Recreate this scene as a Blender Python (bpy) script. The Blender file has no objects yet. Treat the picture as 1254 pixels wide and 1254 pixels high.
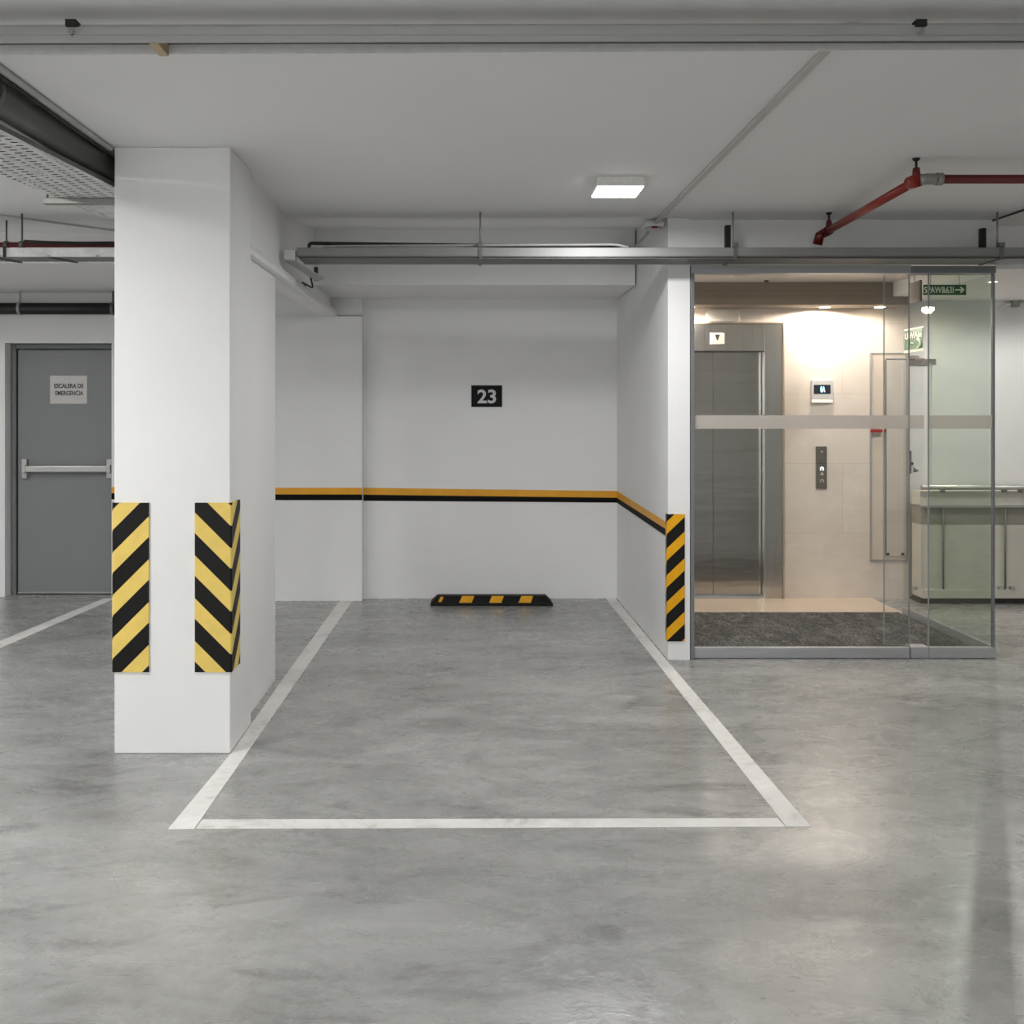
import bpy, bmesh, math, random
from mathutils import Vector, Matrix
random.seed(4)
COL = bpy.context.scene.collection
F, CX, CY, H = 1212.0, 574.0, 505.0, 1.6
def PX(px, Y): return (px - CX) * Y / F
def PZ(py, Y): return H - (py - CY) * Y / F
def FY(py): return F * H / (py - CY)
def lin(r, g, b):
    f = lambda c: (c / 255 / 12.92) if c / 255 <= 0.04045 else ((c / 255 + 0.055) / 1.055) ** 2.4
    return (f(r), f(g), f(b), 1)

# ------------------------------------------------------------------ materials
def new_mat(name):
    m = bpy.data.materials.new(name); m.use_nodes = True
    nt = m.node_tree
    return m, nt, nt.nodes['Principled BSDF'], nt.nodes['Material Output']
def setp(b, **k):
    for n, v in k.items(): b.inputs[n.replace('_', ' ')].default_value = v
def N(nt, t, **k):
    n = nt.nodes.new(t)
    for a, v in k.items(): setattr(n, a, v)
    return n
def L(nt, a, b): nt.links.new(a, b)
def math_node(nt, op, a, b=None, clamp=False):
    n = N(nt, 'ShaderNodeMath', operation=op, use_clamp=clamp)
    for i, v in enumerate((a, b)):
        if v is None: continue
        if isinstance(v, (int, float)): n.inputs[i].default_value = v
        else: L(nt, v, n.inputs[i])
    return n.outputs[0]
def noise(nt, scale, detail=4, rough=0.55, vec=None, dist=0.0):
    n = N(nt, 'ShaderNodeTexNoise'); n.inputs['Scale'].default_value = scale
    n.inputs['Detail'].default_value = detail; n.inputs['Roughness'].default_value = rough
    n.inputs['Distortion'].default_value = dist
    if vec is not None: L(nt, vec, n.inputs['Vector'])
    return n.outputs['Fac']
def objco(nt, scale=None):
    tc = N(nt, 'ShaderNodeTexCoord')
    if scale is None: return tc.outputs['Object']
    mp = N(nt, 'ShaderNodeMapping'); mp.inputs['Scale'].default_value = scale
    L(nt, tc.outputs['Object'], mp.inputs['Vector']); return mp.outputs['Vector']
def ramp(nt, fac, stops):
    r = N(nt, 'ShaderNodeValToRGB'); L(nt, fac, r.inputs['Fac'])
    e = r.color_ramp.elements
    while len(e) < len(stops): e.new(0.5)
    for el, (p, c) in zip(e, stops): el.position = p; el.color = c
    return r.outputs['Color']
def maprange(nt, v, a, b, c, d):
    n = N(nt, 'ShaderNodeMapRange'); L(nt, v, n.inputs['Value'])
    for i, x in zip(('From Min', 'From Max', 'To Min', 'To Max'), (a, b, c, d)): n.inputs[i].default_value = x
    return n.outputs['Result']
def bump(nt, b, h, strength=0.2, dist=0.01):
    n = N(nt, 'ShaderNodeBump'); n.inputs['Strength'].default_value = strength; n.inputs['Distance'].default_value = dist
    L(nt, h, n.inputs['Height']); L(nt, n.outputs['Normal'], b.inputs['Normal'])
def scale_col(c, k): return (min(1, c[0] * k), min(1, c[1] * k), min(1, c[2] * k), 1)

def paint(name, c, rough=0.6, var=0.05, sc=3.0, bmp=0.08, spec=0.4):
    m, nt, b, o = new_mat(name); v = objco(nt)
    f = noise(nt, sc, 5, 0.6, v)
    L(nt, ramp(nt, f, [(0.3, scale_col(c, 1 - var)), (0.7, scale_col(c, 1 + var))]), b.inputs['Base Color'])
    setp(b, Roughness=rough); b.inputs['Specular IOR Level'].default_value = spec
    bump(nt, b, noise(nt, 60, 3, 0.6, v), bmp, 0.004)
    return m
def plain(name, c, rough=0.5, metal=0.0, spec=0.5, var=0.06, sc=30):
    m, nt, b, o = new_mat(name); v = objco(nt)
    f = noise(nt, sc, 3, 0.6, v)
    L(nt, ramp(nt, f, [(0.3, scale_col(c, 1 - var)), (0.7, scale_col(c, 1 + var))]), b.inputs['Base Color'])
    setp(b, Roughness=rough, Metallic=metal); b.inputs['Specular IOR Level'].default_value = spec
    return m
def brushed(name, c, rough, stretch, metal=1.0, wave=0.0, streak=0.05):
    m, nt, b, o = new_mat(name); v = objco(nt, stretch)
    f = noise(nt, 1.0, 4, 0.7, v)
    L(nt, ramp(nt, f, [(0.25, scale_col(c, 0.93)), (0.75, scale_col(c, 1.05))]), b.inputs['Base Color'])
    setp(b, Metallic=metal); L(nt, maprange(nt, f, 0.2, 0.8, rough - streak, rough + streak), b.inputs['Roughness'])
    if wave:
        bump(nt, b, noise(nt, 1.0, 2, 0.5, objco(nt, (0.9, 0.9, 6.5))), wave, 0.02)
    return m
def emit(name, c, s):
    m, nt, b, o = new_mat(name)
    setp(b, Base_Color=c, Roughness=0.5); b.inputs['Emission Color'].default_value = c; b.inputs['Emission Strength'].default_value = s
    return m
def stripes(name, dark, light, period, kx, ky, off, duty=0.5, rough=0.45):
    m, nt, b, o = new_mat(name)
    s = N(nt, 'ShaderNodeSeparateXYZ'); L(nt, objco(nt), s.inputs[0])
    v = math_node(nt, 'ADD', s.outputs['Z'], math_node(nt, 'MULTIPLY', s.outputs['X'], kx))
    v = math_node(nt, 'ADD', v, math_node(nt, 'MULTIPLY', s.outputs['Y'], ky))
    v = math_node(nt, 'FRACT', math_node(nt, 'DIVIDE', math_node(nt, 'ADD', v, off), period))
    g = math_node(nt, 'GREATER_THAN', v, duty)
    n = noise(nt, 14, 4, 0.6, objco(nt))
    mx = N(nt, 'ShaderNodeMix', data_type='RGBA'); L(nt, g, mx.inputs[0])
    L(nt, ramp(nt, n, [(0.3, scale_col(dark, .8)), (0.7, scale_col(dark, 1.3))]), mx.inputs[6])
    L(nt, ramp(nt, n, [(0.3, scale_col(light, .92)), (0.7, scale_col(light, 1.04))]), mx.inputs[7])
    L(nt, mx.outputs[2], b.inputs['Base Color']); setp(b, Roughness=rough); b.inputs['Specular IOR Level'].default_value = 0.25
    return m
def glass(name, tint, refl=1.0):
    m, nt, b, o = new_mat(name); nt.nodes.remove(b)
    t = N(nt, 'ShaderNodeBsdfTransparent'); t.inputs[0].default_value = tint
    g = N(nt, 'ShaderNodeBsdfGlossy'); g.inputs['Roughness'].default_value = 0.01; g.inputs['Color'].default_value = (refl, refl, refl, 1)
    lw = N(nt, 'ShaderNodeLayerWeight'); lw.inputs['Blend'].default_value = 0.5
    p5 = math_node(nt, 'POWER', lw.outputs['Facing'], 5.0)
    fr = math_node(nt, 'ADD', math_node(nt, 'MULTIPLY', p5, 0.6), 0.028)
    mx = N(nt, 'ShaderNodeMixShader'); L(nt, fr, mx.inputs[0]); L(nt, t.outputs[0], mx.inputs[1]); L(nt, g.outputs[0], mx.inputs[2])
    L(nt, mx.outputs[0], o.inputs['Surface']); return m
def frosted(name, c, opacity):
    m, nt, b, o = new_mat(name); nt.nodes.remove(b)
    t = N(nt, 'ShaderNodeBsdfTransparent')
    d = N(nt, 'ShaderNodeBsdfDiffuse'); d.inputs[0].default_value = c
    tr = N(nt, 'ShaderNodeBsdfTranslucent'); tr.inputs[0].default_value = c
    a = N(nt, 'ShaderNodeMixShader'); a.inputs[0].default_value = 0.5; L(nt, d.outputs[0], a.inputs[1]); L(nt, tr.outputs[0], a.inputs[2])
    mx = N(nt, 'ShaderNodeMixShader'); mx.inputs[0].default_value = opacity; L(nt, t.outputs[0], mx.inputs[1]); L(nt, a.outputs[0], mx.inputs[2])
    L(nt, mx.outputs[0], o.inputs['Surface']); return m
def perforated(name, c, lx, ly, hx, hy, rough=0.45, ax='X', ay='Y', metal=0.6):
    """sheet metal with slots that are real openings"""
    m, nt, b, o = new_mat(name)
    s = N(nt, 'ShaderNodeSeparateXYZ'); L(nt, objco(nt), s.inputs[0])
    row = math_node(nt, 'FLOOR', math_node(nt, 'DIVIDE', s.outputs[ax], lx))
    odd = math_node(nt, 'MULTIPLY', math_node(nt, 'MODULO', math_node(nt, 'ABSOLUTE', row), 2.0), 0.5)
    u = math_node(nt, 'FRACT', math_node(nt, 'DIVIDE', s.outputs[ax], lx))
    v = math_node(nt, 'FRACT', math_node(nt, 'ADD', math_node(nt, 'DIVIDE', s.outputs[ay], ly), odd))
    hole = math_node(nt, 'MULTIPLY', math_node(nt, 'LESS_THAN', u, hx), math_node(nt, 'LESS_THAN', v, hy))
    n = noise(nt, 12, 4, 0.6, objco(nt))
    L(nt, ramp(nt, n, [(0.3, scale_col(c, .80)), (0.7, scale_col(c, 1.08))]), b.inputs['Base Color'])
    setp(b, Roughness=rough, Metallic=metal)
    t = N(nt, 'ShaderNodeBsdfTransparent')
    mx = N(nt, 'ShaderNodeMixShader'); L(nt, hole, mx.inputs[0]); L(nt, b.outputs[0], mx.inputs[1]); L(nt, t.outputs[0], mx.inputs[2])
    L(nt, mx.outputs[0], o.inputs['Surface']); return m

M = {}
M['wall'] = paint('white wall paint', (0.80, 0.80, 0.797, 1), 0.6, 0.025, 1.6)
M['ceil'] = paint('ceiling paint', (0.80, 0.80, 0.797, 1), 0.75, 0.02, 1.2)
M['soffit'] = paint('soffit paint', (0.76, 0.757, 0.747, 1), 0.75, 0.02, 1.2)
M['lobby_shade'] = paint('shaded bulkhead plaster', lin(138, 126, 112), 0.7, 0.05, 3)  # darkened to carry the shade on the bulkhead's unlit face
M['lobby_ceil'] = paint('lobby ceiling paint', (0.62, 0.57, 0.52, 1), 0.7, 0.02, 2)

def concrete():
    m, nt, b, o = new_mat('polished concrete'); v = objco(nt)
    v2 = objco(nt, (0.7, 1.6, 1))
    big = noise(nt, 0.7, 6, 0.62, v2, 0.6)
    med = noise(nt, 2.6, 8, 0.68, objco(nt, (0.8, 1.7, 1)), 1.2)
    fine = noise(nt, 26, 6, 0.7, v)
    a = math_node(nt, 'ADD', math_node(nt, 'MULTIPLY', big, 0.5), math_node(nt, 'MULTIPLY', med, 0.38))
    a = math_node(nt, 'ADD', a, math_node(nt, 'MULTIPLY', fine, 0.12))
    c = ramp(nt, a, [(0.32, lin(96, 96, 95)), (0.43, lin(135, 135, 133)), (0.53, lin(156, 156, 154)), (0.68, lin(178, 178, 176))])
    # dark trowel blotches, with a shape of their own
    bl = noise(nt, 1.3, 9, 0.75, objco(nt, (0.8, 1.5, 1)), 2.4)
    blm = maprange(nt, bl, 0.53, 0.70, 0.0, 0.6)
    mx = N(nt, 'ShaderNodeMix', data_type='RGBA'); L(nt, blm, mx.inputs[0]); L(nt, c, mx.inputs[6]); mx.inputs[7].default_value = lin(76, 75, 73)
    # fine cracks / scratches
    vo = N(nt, 'ShaderNodeTexNoise'); vo.inputs['Scale'].default_value = 9; vo.inputs['Detail'].default_value = 6; vo.inputs['Distortion'].default_value = 3
    L(nt, objco(nt, (0.6, 1.6, 1)), vo.inputs['Vector'])
    cr = math_node(nt, 'ABSOLUTE', math_node(nt, 'SUBTRACT', vo.outputs['Fac'], 0.5))
    crm = maprange(nt, cr, 0.0, 0.012, 0.26, 0.0)
    mx2 = N(nt, 'ShaderNodeMix', data_type='RGBA'); L(nt, crm, mx2.inputs[0]); L(nt, mx.outputs[2], mx2.inputs[6]); mx2.inputs[7].default_value = lin(100, 98, 94)
    L(nt, mx2.outputs[2], b.inputs['Base Color'])
    rr = noise(nt, 4, 7, 0.7, objco(nt, (0.8, 1.6, 1)), 1)
    L(nt, maprange(nt, rr, 0.3, 0.7, 0.21, 0.35), b.inputs['Roughness'])
    b.inputs['Specular IOR Level'].default_value = 1.0
    hh = math_node(nt, 'ADD', noise(nt, 9, 7, 0.65, v, 1.5), math_node(nt, 'MULTIPLY', fine, 0.4))
    bump(nt, b, hh, 0.15, 0.012)
    return m
M['floor'] = concrete()

def line_paint():
    m, nt, b, o = new_mat('road marking paint'); v = objco(nt)
    f = noise(nt, 7, 8, 0.75, v, 1.0); f2 = noise(nt, 1.7, 4, 0.6, v)
    L(nt, ramp(nt, math_node(nt, 'ADD', math_node(nt, 'MULTIPLY', f, 0.6), math_node(nt, 'MULTIPLY', f2, 0.4)),
      [(0.36, lin(172, 169, 163)), (0.47, lin(216, 215, 211)), (0.65, lin(232, 231, 228))]), b.inputs['Base Color'])
    setp(b, Roughness=0.5); return m
M['line'] = line_paint()

def beige_tile():
    m, nt, b, o = new_mat('beige porcelain tile'); v = objco(nt)
    s = N(nt, 'ShaderNodeSeparateXYZ'); L(nt, v, s.inputs[0])
    zz = math_node(nt, 'ADD', s.outputs['Z'], 0.04 + 6)
    row = math_node(nt, 'FLOOR', math_node(nt, 'DIVIDE', zz, 0.6))
    fz = math_node(nt, 'FRACT', math_node(nt, 'DIVIDE', zz, 0.6))
    fx = math_node(nt, 'FRACT', math_node(nt, 'ADD', math_node(nt, 'DIVIDE', s.outputs['X'], 1.2), math_node(nt, 'MULTIPLY', row, 0.5)))
    j = math_node(nt, 'MAXIMUM', math_node(nt, 'LESS_THAN', fz, 0.005), math_node(nt, 'LESS_THAN', fx, 0.003))
    f = noise(nt, 3, 8, 0.65, v, 0.6)
    c = ramp(nt, f, [(0.3, lin(208, 197, 186)), (0.7, lin(222, 212, 202))])
    mx = N(nt, 'ShaderNodeMix', data_type='RGBA'); L(nt, math_node(nt, 'MULTIPLY', j, 0.75), mx.inputs[0]); L(nt, c, mx.inputs[6]); mx.inputs[7].default_value = lin(186, 170, 154)
    L(nt, mx.outputs[2], b.inputs['Base Color']); setp(b, Roughness=0.38); return m
M['tile'] = beige_tile()
M['floor_tile'] = paint('beige floor tile', lin(196, 178, 160), 0.3, 0.06, 3, 0.02)

def carpet():
    m, nt, b, o = new_mat('dark entrance mat'); v = objco(nt, (1, .35, 1))
    f = noise(nt, 80, 6, 0.85, v); g = noise(nt, 9, 5, 0.7, v, 1)
    a = math_node(nt, 'ADD', math_node(nt, 'MULTIPLY', f, 0.7), math_node(nt, 'MULTIPLY', g, 0.3))
    L(nt, ramp(nt, a, [(0.38, lin(38, 38, 38)), (0.5, lin(76, 75, 74)), (0.62, lin(136, 134, 132))]), b.inputs['Base Color'])
    setp(b, Roughness=0.95); b.inputs['Specular IOR Level'].default_value = 0.1
    bump(nt, b, f, 0.6, 0.01); return m
M['mat'] = carpet()
M['steel'] = brushed('brushed stainless steel', (0.50, 0.482, 0.46, 1), 0.19, (180, 180, 0.8), 1.0, 0.22, 0.02)
def aniso(m, k):
    nt = m.node_tree; b = nt.nodes['Principled BSDF']; b.inputs['Anisotropic'].default_value = k
    c = N(nt, 'ShaderNodeCombineXYZ'); c.inputs[0].default_value = 1.0; L(nt, c.outputs[0], b.inputs['Tangent'])
aniso(M['steel'], 0.5)
M['steel_frame'] = brushed('polished stainless frame', (0.56, 0.54, 0.515, 1), 0.30, (140, 140, 1.5), 1.0, 0.12)
for k_ in ('steel_frame',):
    b_ = M[k_].node_tree.nodes['Principled BSDF']; b_.inputs['Coat Weight'].default_value = .8; b_.inputs['Coat IOR'].default_value = 2.1; b_.inputs['Coat Roughness'].default_value = .07
M['galv'] = brushed('galvanised steel', (0.42, 0.42, 0.418, 1), 0.58, (3, 30, 30), 0.5)
M['galv_mid'] = brushed('weathered galvanised steel', (0.26, 0.26, 0.258, 1), 0.55, (3, 30, 30), 0.5)
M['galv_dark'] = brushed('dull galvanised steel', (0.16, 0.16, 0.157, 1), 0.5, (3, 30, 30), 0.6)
M['alu'] = brushed('satin aluminium', (0.50, 0.51, 0.53, 1), 0.42, (3, 30, 30), 0.7)
M['alu_dark'] = brushed('grey anodised aluminium', (0.24, 0.245, 0.26, 1), 0.42, (30, 30, 3), 0.6)
M['white_metal'] = plain('white powder coat', (0.72, 0.72, 0.71, 1), 0.45)
M['conduit'] = plain('pale conduit plastic', (0.50, 0.495, 0.48, 1), 0.5)
M['conduit_grey'] = plain('grey conduit plastic', (0.36, 0.355, 0.345, 1), 0.5)
M['black'] = plain('black rubber', lin(12, 12, 13), 0.6, spec=.25)
M['black_cable'] = plain('black cable sheath', lin(34, 33, 32), 0.55)
M['black_pipe'] = plain('black plastic pipe', lin(24, 24, 24), 0.4)
M['duct'] = plain('dark olive pipe', lin(60, 61, 55), 0.4)
M['strut'] = plain('black strut', lin(16, 16, 17), 0.6)
M['red'] = plain('red fire pipe paint', lin(132, 32, 20), 0.35)
M['red_dark'] = plain('dark red pipe paint', lin(92, 16, 15), 0.4)
M['red_led'] = plain('red lens', lin(150, 30, 28), 0.3)
M['galv_pipe'] = plain('galvanised fitting', lin(150, 150, 146), 0.35, 0.6)
M['door_grey'] = paint('grey door enamel', lin(128, 130, 132), 0.45, 0.03, 2.0, 0.03)
M['door_frame'] = paint('grey frame enamel', lin(112, 115, 117), 0.45, 0.03, 4, 0.02)
M['bar'] = brushed('satin steel bar', (0.48, 0.48, 0.47, 1), 0.35, (2, 40, 40), 0.8)
M['sign_white'] = plain('off white sign', lin(196, 194, 192), 0.5)
M['ink'] = plain('dark grey lettering', lin(48, 48, 50), 0.6)
M['sign_black'] = plain('black sign plate', lin(10, 10, 11), 0.6, spec=.2)
M['digit'] = plain('pale grey lettering', lin(205, 205, 205), 0.5)
M['yellow'] = plain('yellow marking', lin(222, 160, 22), 0.45)
M['tape_y'] = plain('ochre yellow wall paint', lin(226, 160, 22), 0.5, sc=6)
M['tape_k'] = plain('black wall paint', lin(12, 12, 12), 0.7, spec=.15, sc=6)
M['green'] = plain('green sign', lin(14, 98, 60), 0.4)
M['green_dark'] = plain('dark green sign', lin(18, 84, 54), 0.4)
M['sign_ink'] = plain('cream lettering', lin(236, 236, 220), 0.5)
M['wood'] = plain('raw timber', lin(186, 168, 136), 0.7, sc=14)
M['panel_grey'] = plain('dark call panel', lin(104, 99, 92), 0.4, 0.3)
M['screen'] = plain('dark screen', lin(32, 38, 46), 0.25)
M['cyan'] = emit('cyan display glyph', (0.35, 0.75, 1.0, 1), 2.2)
M['blue_white'] = emit('lit call button', (0.7, 0.85, 1.0, 1), 1.6)
M['button'] = plain('pale button', lin(200, 196, 188), 0.4)
M['led'] = emit('led diffuser', (1.0, 0.985, 0.96, 1), 9)
M['led_body'] = plain('white lamp body', lin(232, 232, 230), 0.5)
M['warm_lamp'] = emit('warm downlight', (1.0, 0.83, 0.62, 1), 22)
M['small_lamp'] = emit('small downlight lens', (1.0, 0.95, 0.88, 1), 3)
M['acrylic'] = frosted('clear acrylic housing', (0.95, 0.94, 0.92, 1), 0.55)
M['glass'] = glass('clear glass', (0.985, 0.99, 0.985, 1))
M['glass_green'] = glass('green tinted glass', (0.905, 0.95, 0.905, 1))
M['glass_edge'] = plain('grey glass edge', lin(142, 146, 144), 0.3)
M['glass_low'] = glass('low reflection glass', (0.985, 0.99, 0.985, 1), 0.35)
M['frost'] = frosted('frosted film', (0.62, 0.595, 0.57, 1), 0.70)
M['corr'] = paint('beige barrier paint', lin(196, 193, 182), 0.5, 0.05, 6)
M['corr_dark'] = paint('taupe barrier paint', lin(142, 138, 128), 0.5, 0.05, 6)
M['shadow_gap'] = plain('shaded plinth', lin(52, 50, 46), 0.7)  # dark colour stands for the shadow under the barrier
M['white_door'] = paint('white door enamel', (0.80, 0.80, 0.78, 1), 0.45, 0.02, 2, 0.02)
M['grey_mid'] = plain('mid grey metal', lin(120, 118, 112), 0.45, 0.3)
M['perf'] = perforated('perforated tray steel', (0.74, 0.74, 0.73, 1), 0.058, 0.046, 0.55, 0.32, metal=0.1)
M['perf_side'] = perforated('slotted white tray', (0.74, 0.74, 0.73, 1), 0.15, 0.05, 0.16, 0.16, ax='X', ay='Z', metal=0.1)
M['perf_dark'] = perforated('perforated dull tray', (0.33, 0.33, 0.32, 1), 0.03, 0.06, 0.35, 0.5)

# ------------------------------------------------------------------ mesh helpers
WORLD = {}
class MB:
    def __init__(s): s.bm = bmesh.new()
    def _merge(s, b, mi=0):
        for f in b.faces: f.material_index = mi
        me = bpy.data.meshes.new('t'); b.to_mesh(me); b.free(); s.bm.from_mesh(me); bpy.data.meshes.remove(me)
    def box(s, x0, x1, y0, y1, z0, z1, bev=0.0, seg=2, mi=0, rot=None):
        b = bmesh.new(); bmesh.ops.create_cube(b, size=1.0)
        c = Vector(((x0 + x1) / 2, (y0 + y1) / 2, (z0 + z1) / 2)); d = Vector((abs(x1 - x0), abs(y1 - y0), abs(z1 - z0)))
        for v in b.verts: v.co = Vector((v.co.x * d.x, v.co.y * d.y, v.co.z * d.z))
        if bev: bmesh.ops.bevel(b, geom=list(b.edges), offset=min(bev, min(d) * 0.45), segments=seg, profile=0.5, affect='EDGES')
        for v in b.verts:
            if rot is not None: v.co = rot @ v.co
            v.co += c
        s._merge(b, mi); return s
    def hexa(s, p, mi=0):     # eight corner points: bottom loop 4, top loop 4
        b = bmesh.new(); v = [b.verts.new(q) for q in p]
        for f in ((0, 3, 2, 1), (4, 5, 6, 7), (0, 1, 5, 4), (1, 2, 6, 5), (2, 3, 7, 6), (3, 0, 4, 7)): b.faces.new([v[i] for i in f])
        bmesh.ops.recalc_face_normals(b, faces=b.faces[:]); s._merge(b, mi); return s
    def prism(s, pts, d, mi=0):   # closed polygon of 3D points swept by vector d
        b = bmesh.new(); d = Vector(d)
        a = [b.verts.new(Vector(p)) for p in pts]; c = [b.verts.new(Vector(p) + d) for p in pts]
        b.faces.new(a); b.faces.new(c[::-1]); n = len(pts)
        for i in range(n): b.faces.new((a[i], c[i], c[(i + 1) % n], a[(i + 1) % n]))
        bmesh.ops.recalc_face_normals(b, faces=b.faces[:]); s._merge(b, mi); return s
    def tube(s, pts, r, n=14, mi=0, fillet=0.0, hollow=None):
        pts = [Vector(p) for p in pts]
        if fillet: pts = fillet_path(pts, fillet)
        rs = r if isinstance(r, (list, tuple)) else [r] * len(pts)
        b = bmesh.new(); rings = []; up = None
        for i, p in enumerate(pts):
            t = (pts[min(i + 1, len(pts) - 1)] - pts[max(i - 1, 0)]).normalized()
            if up is None: up = t.orthogonal().normalized()
            up = (up - t * up.dot(t)).normalized(); w = t.cross(up)
            rings.append([b.verts.new(p + (up * math.cos(2 * math.pi * k / n) + w * math.sin(2 * math.pi * k / n)) * rs[i]) for k in range(n)])
        for a, c in zip(rings, rings[1:]):
            for k in range(n):
                f = b.faces.new((a[k], a[(k + 1) % n], c[(k + 1) % n], c[k])); f.smooth = True
        b.faces.new(rings[0][::-1]); b.faces.new(rings[-1])
        bmesh.ops.recalc_face_normals(b, faces=b.faces[:])
        s._merge(b, mi); return s
    def build(s, name, mat, parent=None, loc=None, label=None):
        mats = mat if isinstance(mat, (list, tuple)) else [mat]
        if parent is not None: w = WORLD[parent.name]
        else:
            if loc is None:
                xs = [v.co for v in s.bm.verts]
                lo = Vector((min(v.x for v in xs), min(v.y for v in xs), min(v.z for v in xs))); hi = Vector((max(v.x for v in xs), max(v.y for v in xs), max(v.z for v in xs)))
                loc = Vector(((lo.x + hi.x) / 2, (lo.y + hi.y) / 2, lo.z))
            w = Vector(loc)
        for v in s.bm.verts: v.co -= w
        me = bpy.data.meshes.new(name); s.bm.to_mesh(me); s.bm.free()
        for m in mats: me.materials.append(m)
        o = bpy.data.objects.new(name, me); COL.objects.link(o)
        if parent is not None: o.parent = parent
        else: o.location = w
        WORLD[o.name] = w
        if label: o['label'] = label
        return o
def fillet_path(pts, r, n=7):
    out = [pts[0]]
    for a, p, c in zip(pts, pts[1:], pts[2:]):
        d0 = (a - p); d1 = (c - p); k = min(r, d0.length * 0.49, d1.length * 0.49)
        q0 = p + d0.normalized() * k; q1 = p + d1.normalized() * k
        for i in range(n + 1):
            t = i / n; out.append(q0 * (1 - t) ** 2 + p * 2 * t * (1 - t) + q1 * t * t)
    out.append(pts[-1]); return out
def text(s, size, cx, y, cz, depth=0.002, bold=0.0, mirror=False, sx=1.0, plane='XZ', width=None, height=None):
    cu = bpy.data.curves.new('t', 'FONT'); cu.body = s; cu.size = size; cu.extrude = depth / 2; cu.offset = bold
    cu.align_x = 'CENTER'; cu.align_y = 'CENTER'
    ob = bpy.data.objects.new('t', cu); COL.objects.link(ob)
    dg = bpy.context.evaluated_depsgraph_get(); dg.update()
    me = bpy.data.meshes.new_from_object(ob.evaluated_get(dg))
    m = MB(); m.bm.from_mesh(me); bpy.data.objects.remove(ob); bpy.data.curves.remove(cu); bpy.data.meshes.remove(me)
    xs = [v.co.x for v in m.bm.verts]; ys = [v.co.y for v in m.bm.verts]
    ox, oy = (min(xs) + max(xs)) / 2, (min(ys) + max(ys)) / 2
    fx = (width / (max(xs) - min(xs))) if width else sx; fy = (height / (max(ys) - min(ys))) if height else 1.0
    for v in m.bm.verts:
        a = (v.co.x - ox) * fx * (-1 if mirror else 1); bz = (v.co.y - oy) * fy; d = v.co.z
        if plane == 'XZ': v.co = Vector((cx + a, y - d, cz + bz))
        else: v.co = Vector((cx - d, y - a, cz + bz))
    bmesh.ops.recalc_face_normals(m.bm, faces=m.bm.faces[:])
    for f in m.bm.faces: f.material_index = 0
    return m
def thing(name, label, cat, loc=(0, 0, 0), group=None):
    o = bpy.data.objects.new(name, None); COL.objects.link(o); o.location = loc; o.empty_display_size = 0.05
    WORLD[o.name] = Vector(loc); o['label'] = label; o['category'] = cat
    if group: o['group'] = group
    return o
def tag(o, label, cat, group=None):
    o['label'] = label; o['category'] = cat
    if group: o['group'] = group
    return o
def struct(m, name, mat, label=None):
    o = m.build(name, mat); o['kind'] = 'structure'
    if label: o['label'] = label; 
    return o
def dup(root, off, label, group=None):
    r = root.copy(); COL.objects.link(r); r.location = Vector(root.location) + Vector(off); r['label'] = label
    if group: r['group'] = group
    WORLD[r.name] = WORLD[root.name] + Vector(off)
    for ch in list(root.children):
        c = ch.copy(); COL.objects.link(c); c.parent = r; WORLD[c.name] = WORLD[r.name]
        for g in list(ch.children):
            d = g.copy(); COL.objects.link(d); d.parent = c; WORLD[d.name] = WORLD[r.name]
    return r

# ------------------------------------------------------------------ setting
ZC = 2.845                      # garage ceiling
YB = 8.506                      # back wall of the bay
XL, XR, YR = -5.6, 7.0, -3.4
XW = -1.17                      # face of side wall by the pillar
struct(MB().box(XL, XR, YR, 9.2, -0.15, 0.0), 'floor', M['floor'])
c = MB().box(XL, XR, YR, 6.3, ZC, ZC + 0.35)
c.box(XL, -1.275, 6.3, 9.0, ZC, ZC + 0.35)
c.box(1.43, XR, 6.3, 9.0, ZC, ZC + 0.35)
c.prism([(-1.275, 6.3, ZC), (-1.275, 7.56, 3.0), (-1.275, 9.0, 3.0), (-1.275, 9.0, ZC + 0.35), (-1.275, 6.3, ZC + 0.35)], (2.705, 0, 0))
struct(c, 'ceiling', M['ceil'])
struct(MB().box(-0.905, 1.43, YB, 8.9, 0, 3.0), 'wall_back', M['wall'])
struct(MB().box(-2.45, -0.905, 8.40, 8.9, 0, 2.415).box(-2.45, -0.905, 8.425, 8.9, 2.415, 3.0), 'wall_back_left', M['wall'])
# bay beam, side beam
struct(MB().box(XW, 1.27, 7.55, YB - .0005, 2.572, 3.0), 'ceiling_beam', M['wall'])
struct(MB().box(-1.275, XW, 5.925, 8.42, 2.415, ZC).box(-1.275, XW, 6.32, 8.42, ZC, 3.02), 'ceiling_side_beam', M['wall'])
struct(MB().box(XL, -1.275, 6.86, 9.0, 2.634, ZC), 'ceiling_left_beam', M['soffit'])
# partition between bay and lift lobby (slightly splayed), ends in a white column face
xa, xb = PX(755.5, YB), PX(818, 6.4)
struct(MB().prism([(xb, 6.4, 0), (1.43, 6.4, 0), (1.43, YB, 0), (xa, YB, 0)], (0, 0, 3.02)), 'wall_partition', M['wall'])
# side wall behind pillar + low return seen past the pillar's left edge
struct(MB().box(-1.60, XW + .012, 5.08, 5.925, 0, ZC), 'wall_side', M['wall'])
# left back wall with door opening
DX0, DX1, DZ = PX(6, 8.58), PX(136.6, 8.58), PZ(420, 8.58)
struct(MB().box(XL, DX0, 8.58, 9.0, 0, 2.634).box(DX1, -2.45, 8.58, 9.0, 0, 2.634).box(DX0, DX1, 8.58, 9.0, DZ, 2.634).box(DX0, DX1, 8.82, 9.0, 0, DZ), 'wall_left_back', M['wall'])
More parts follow.
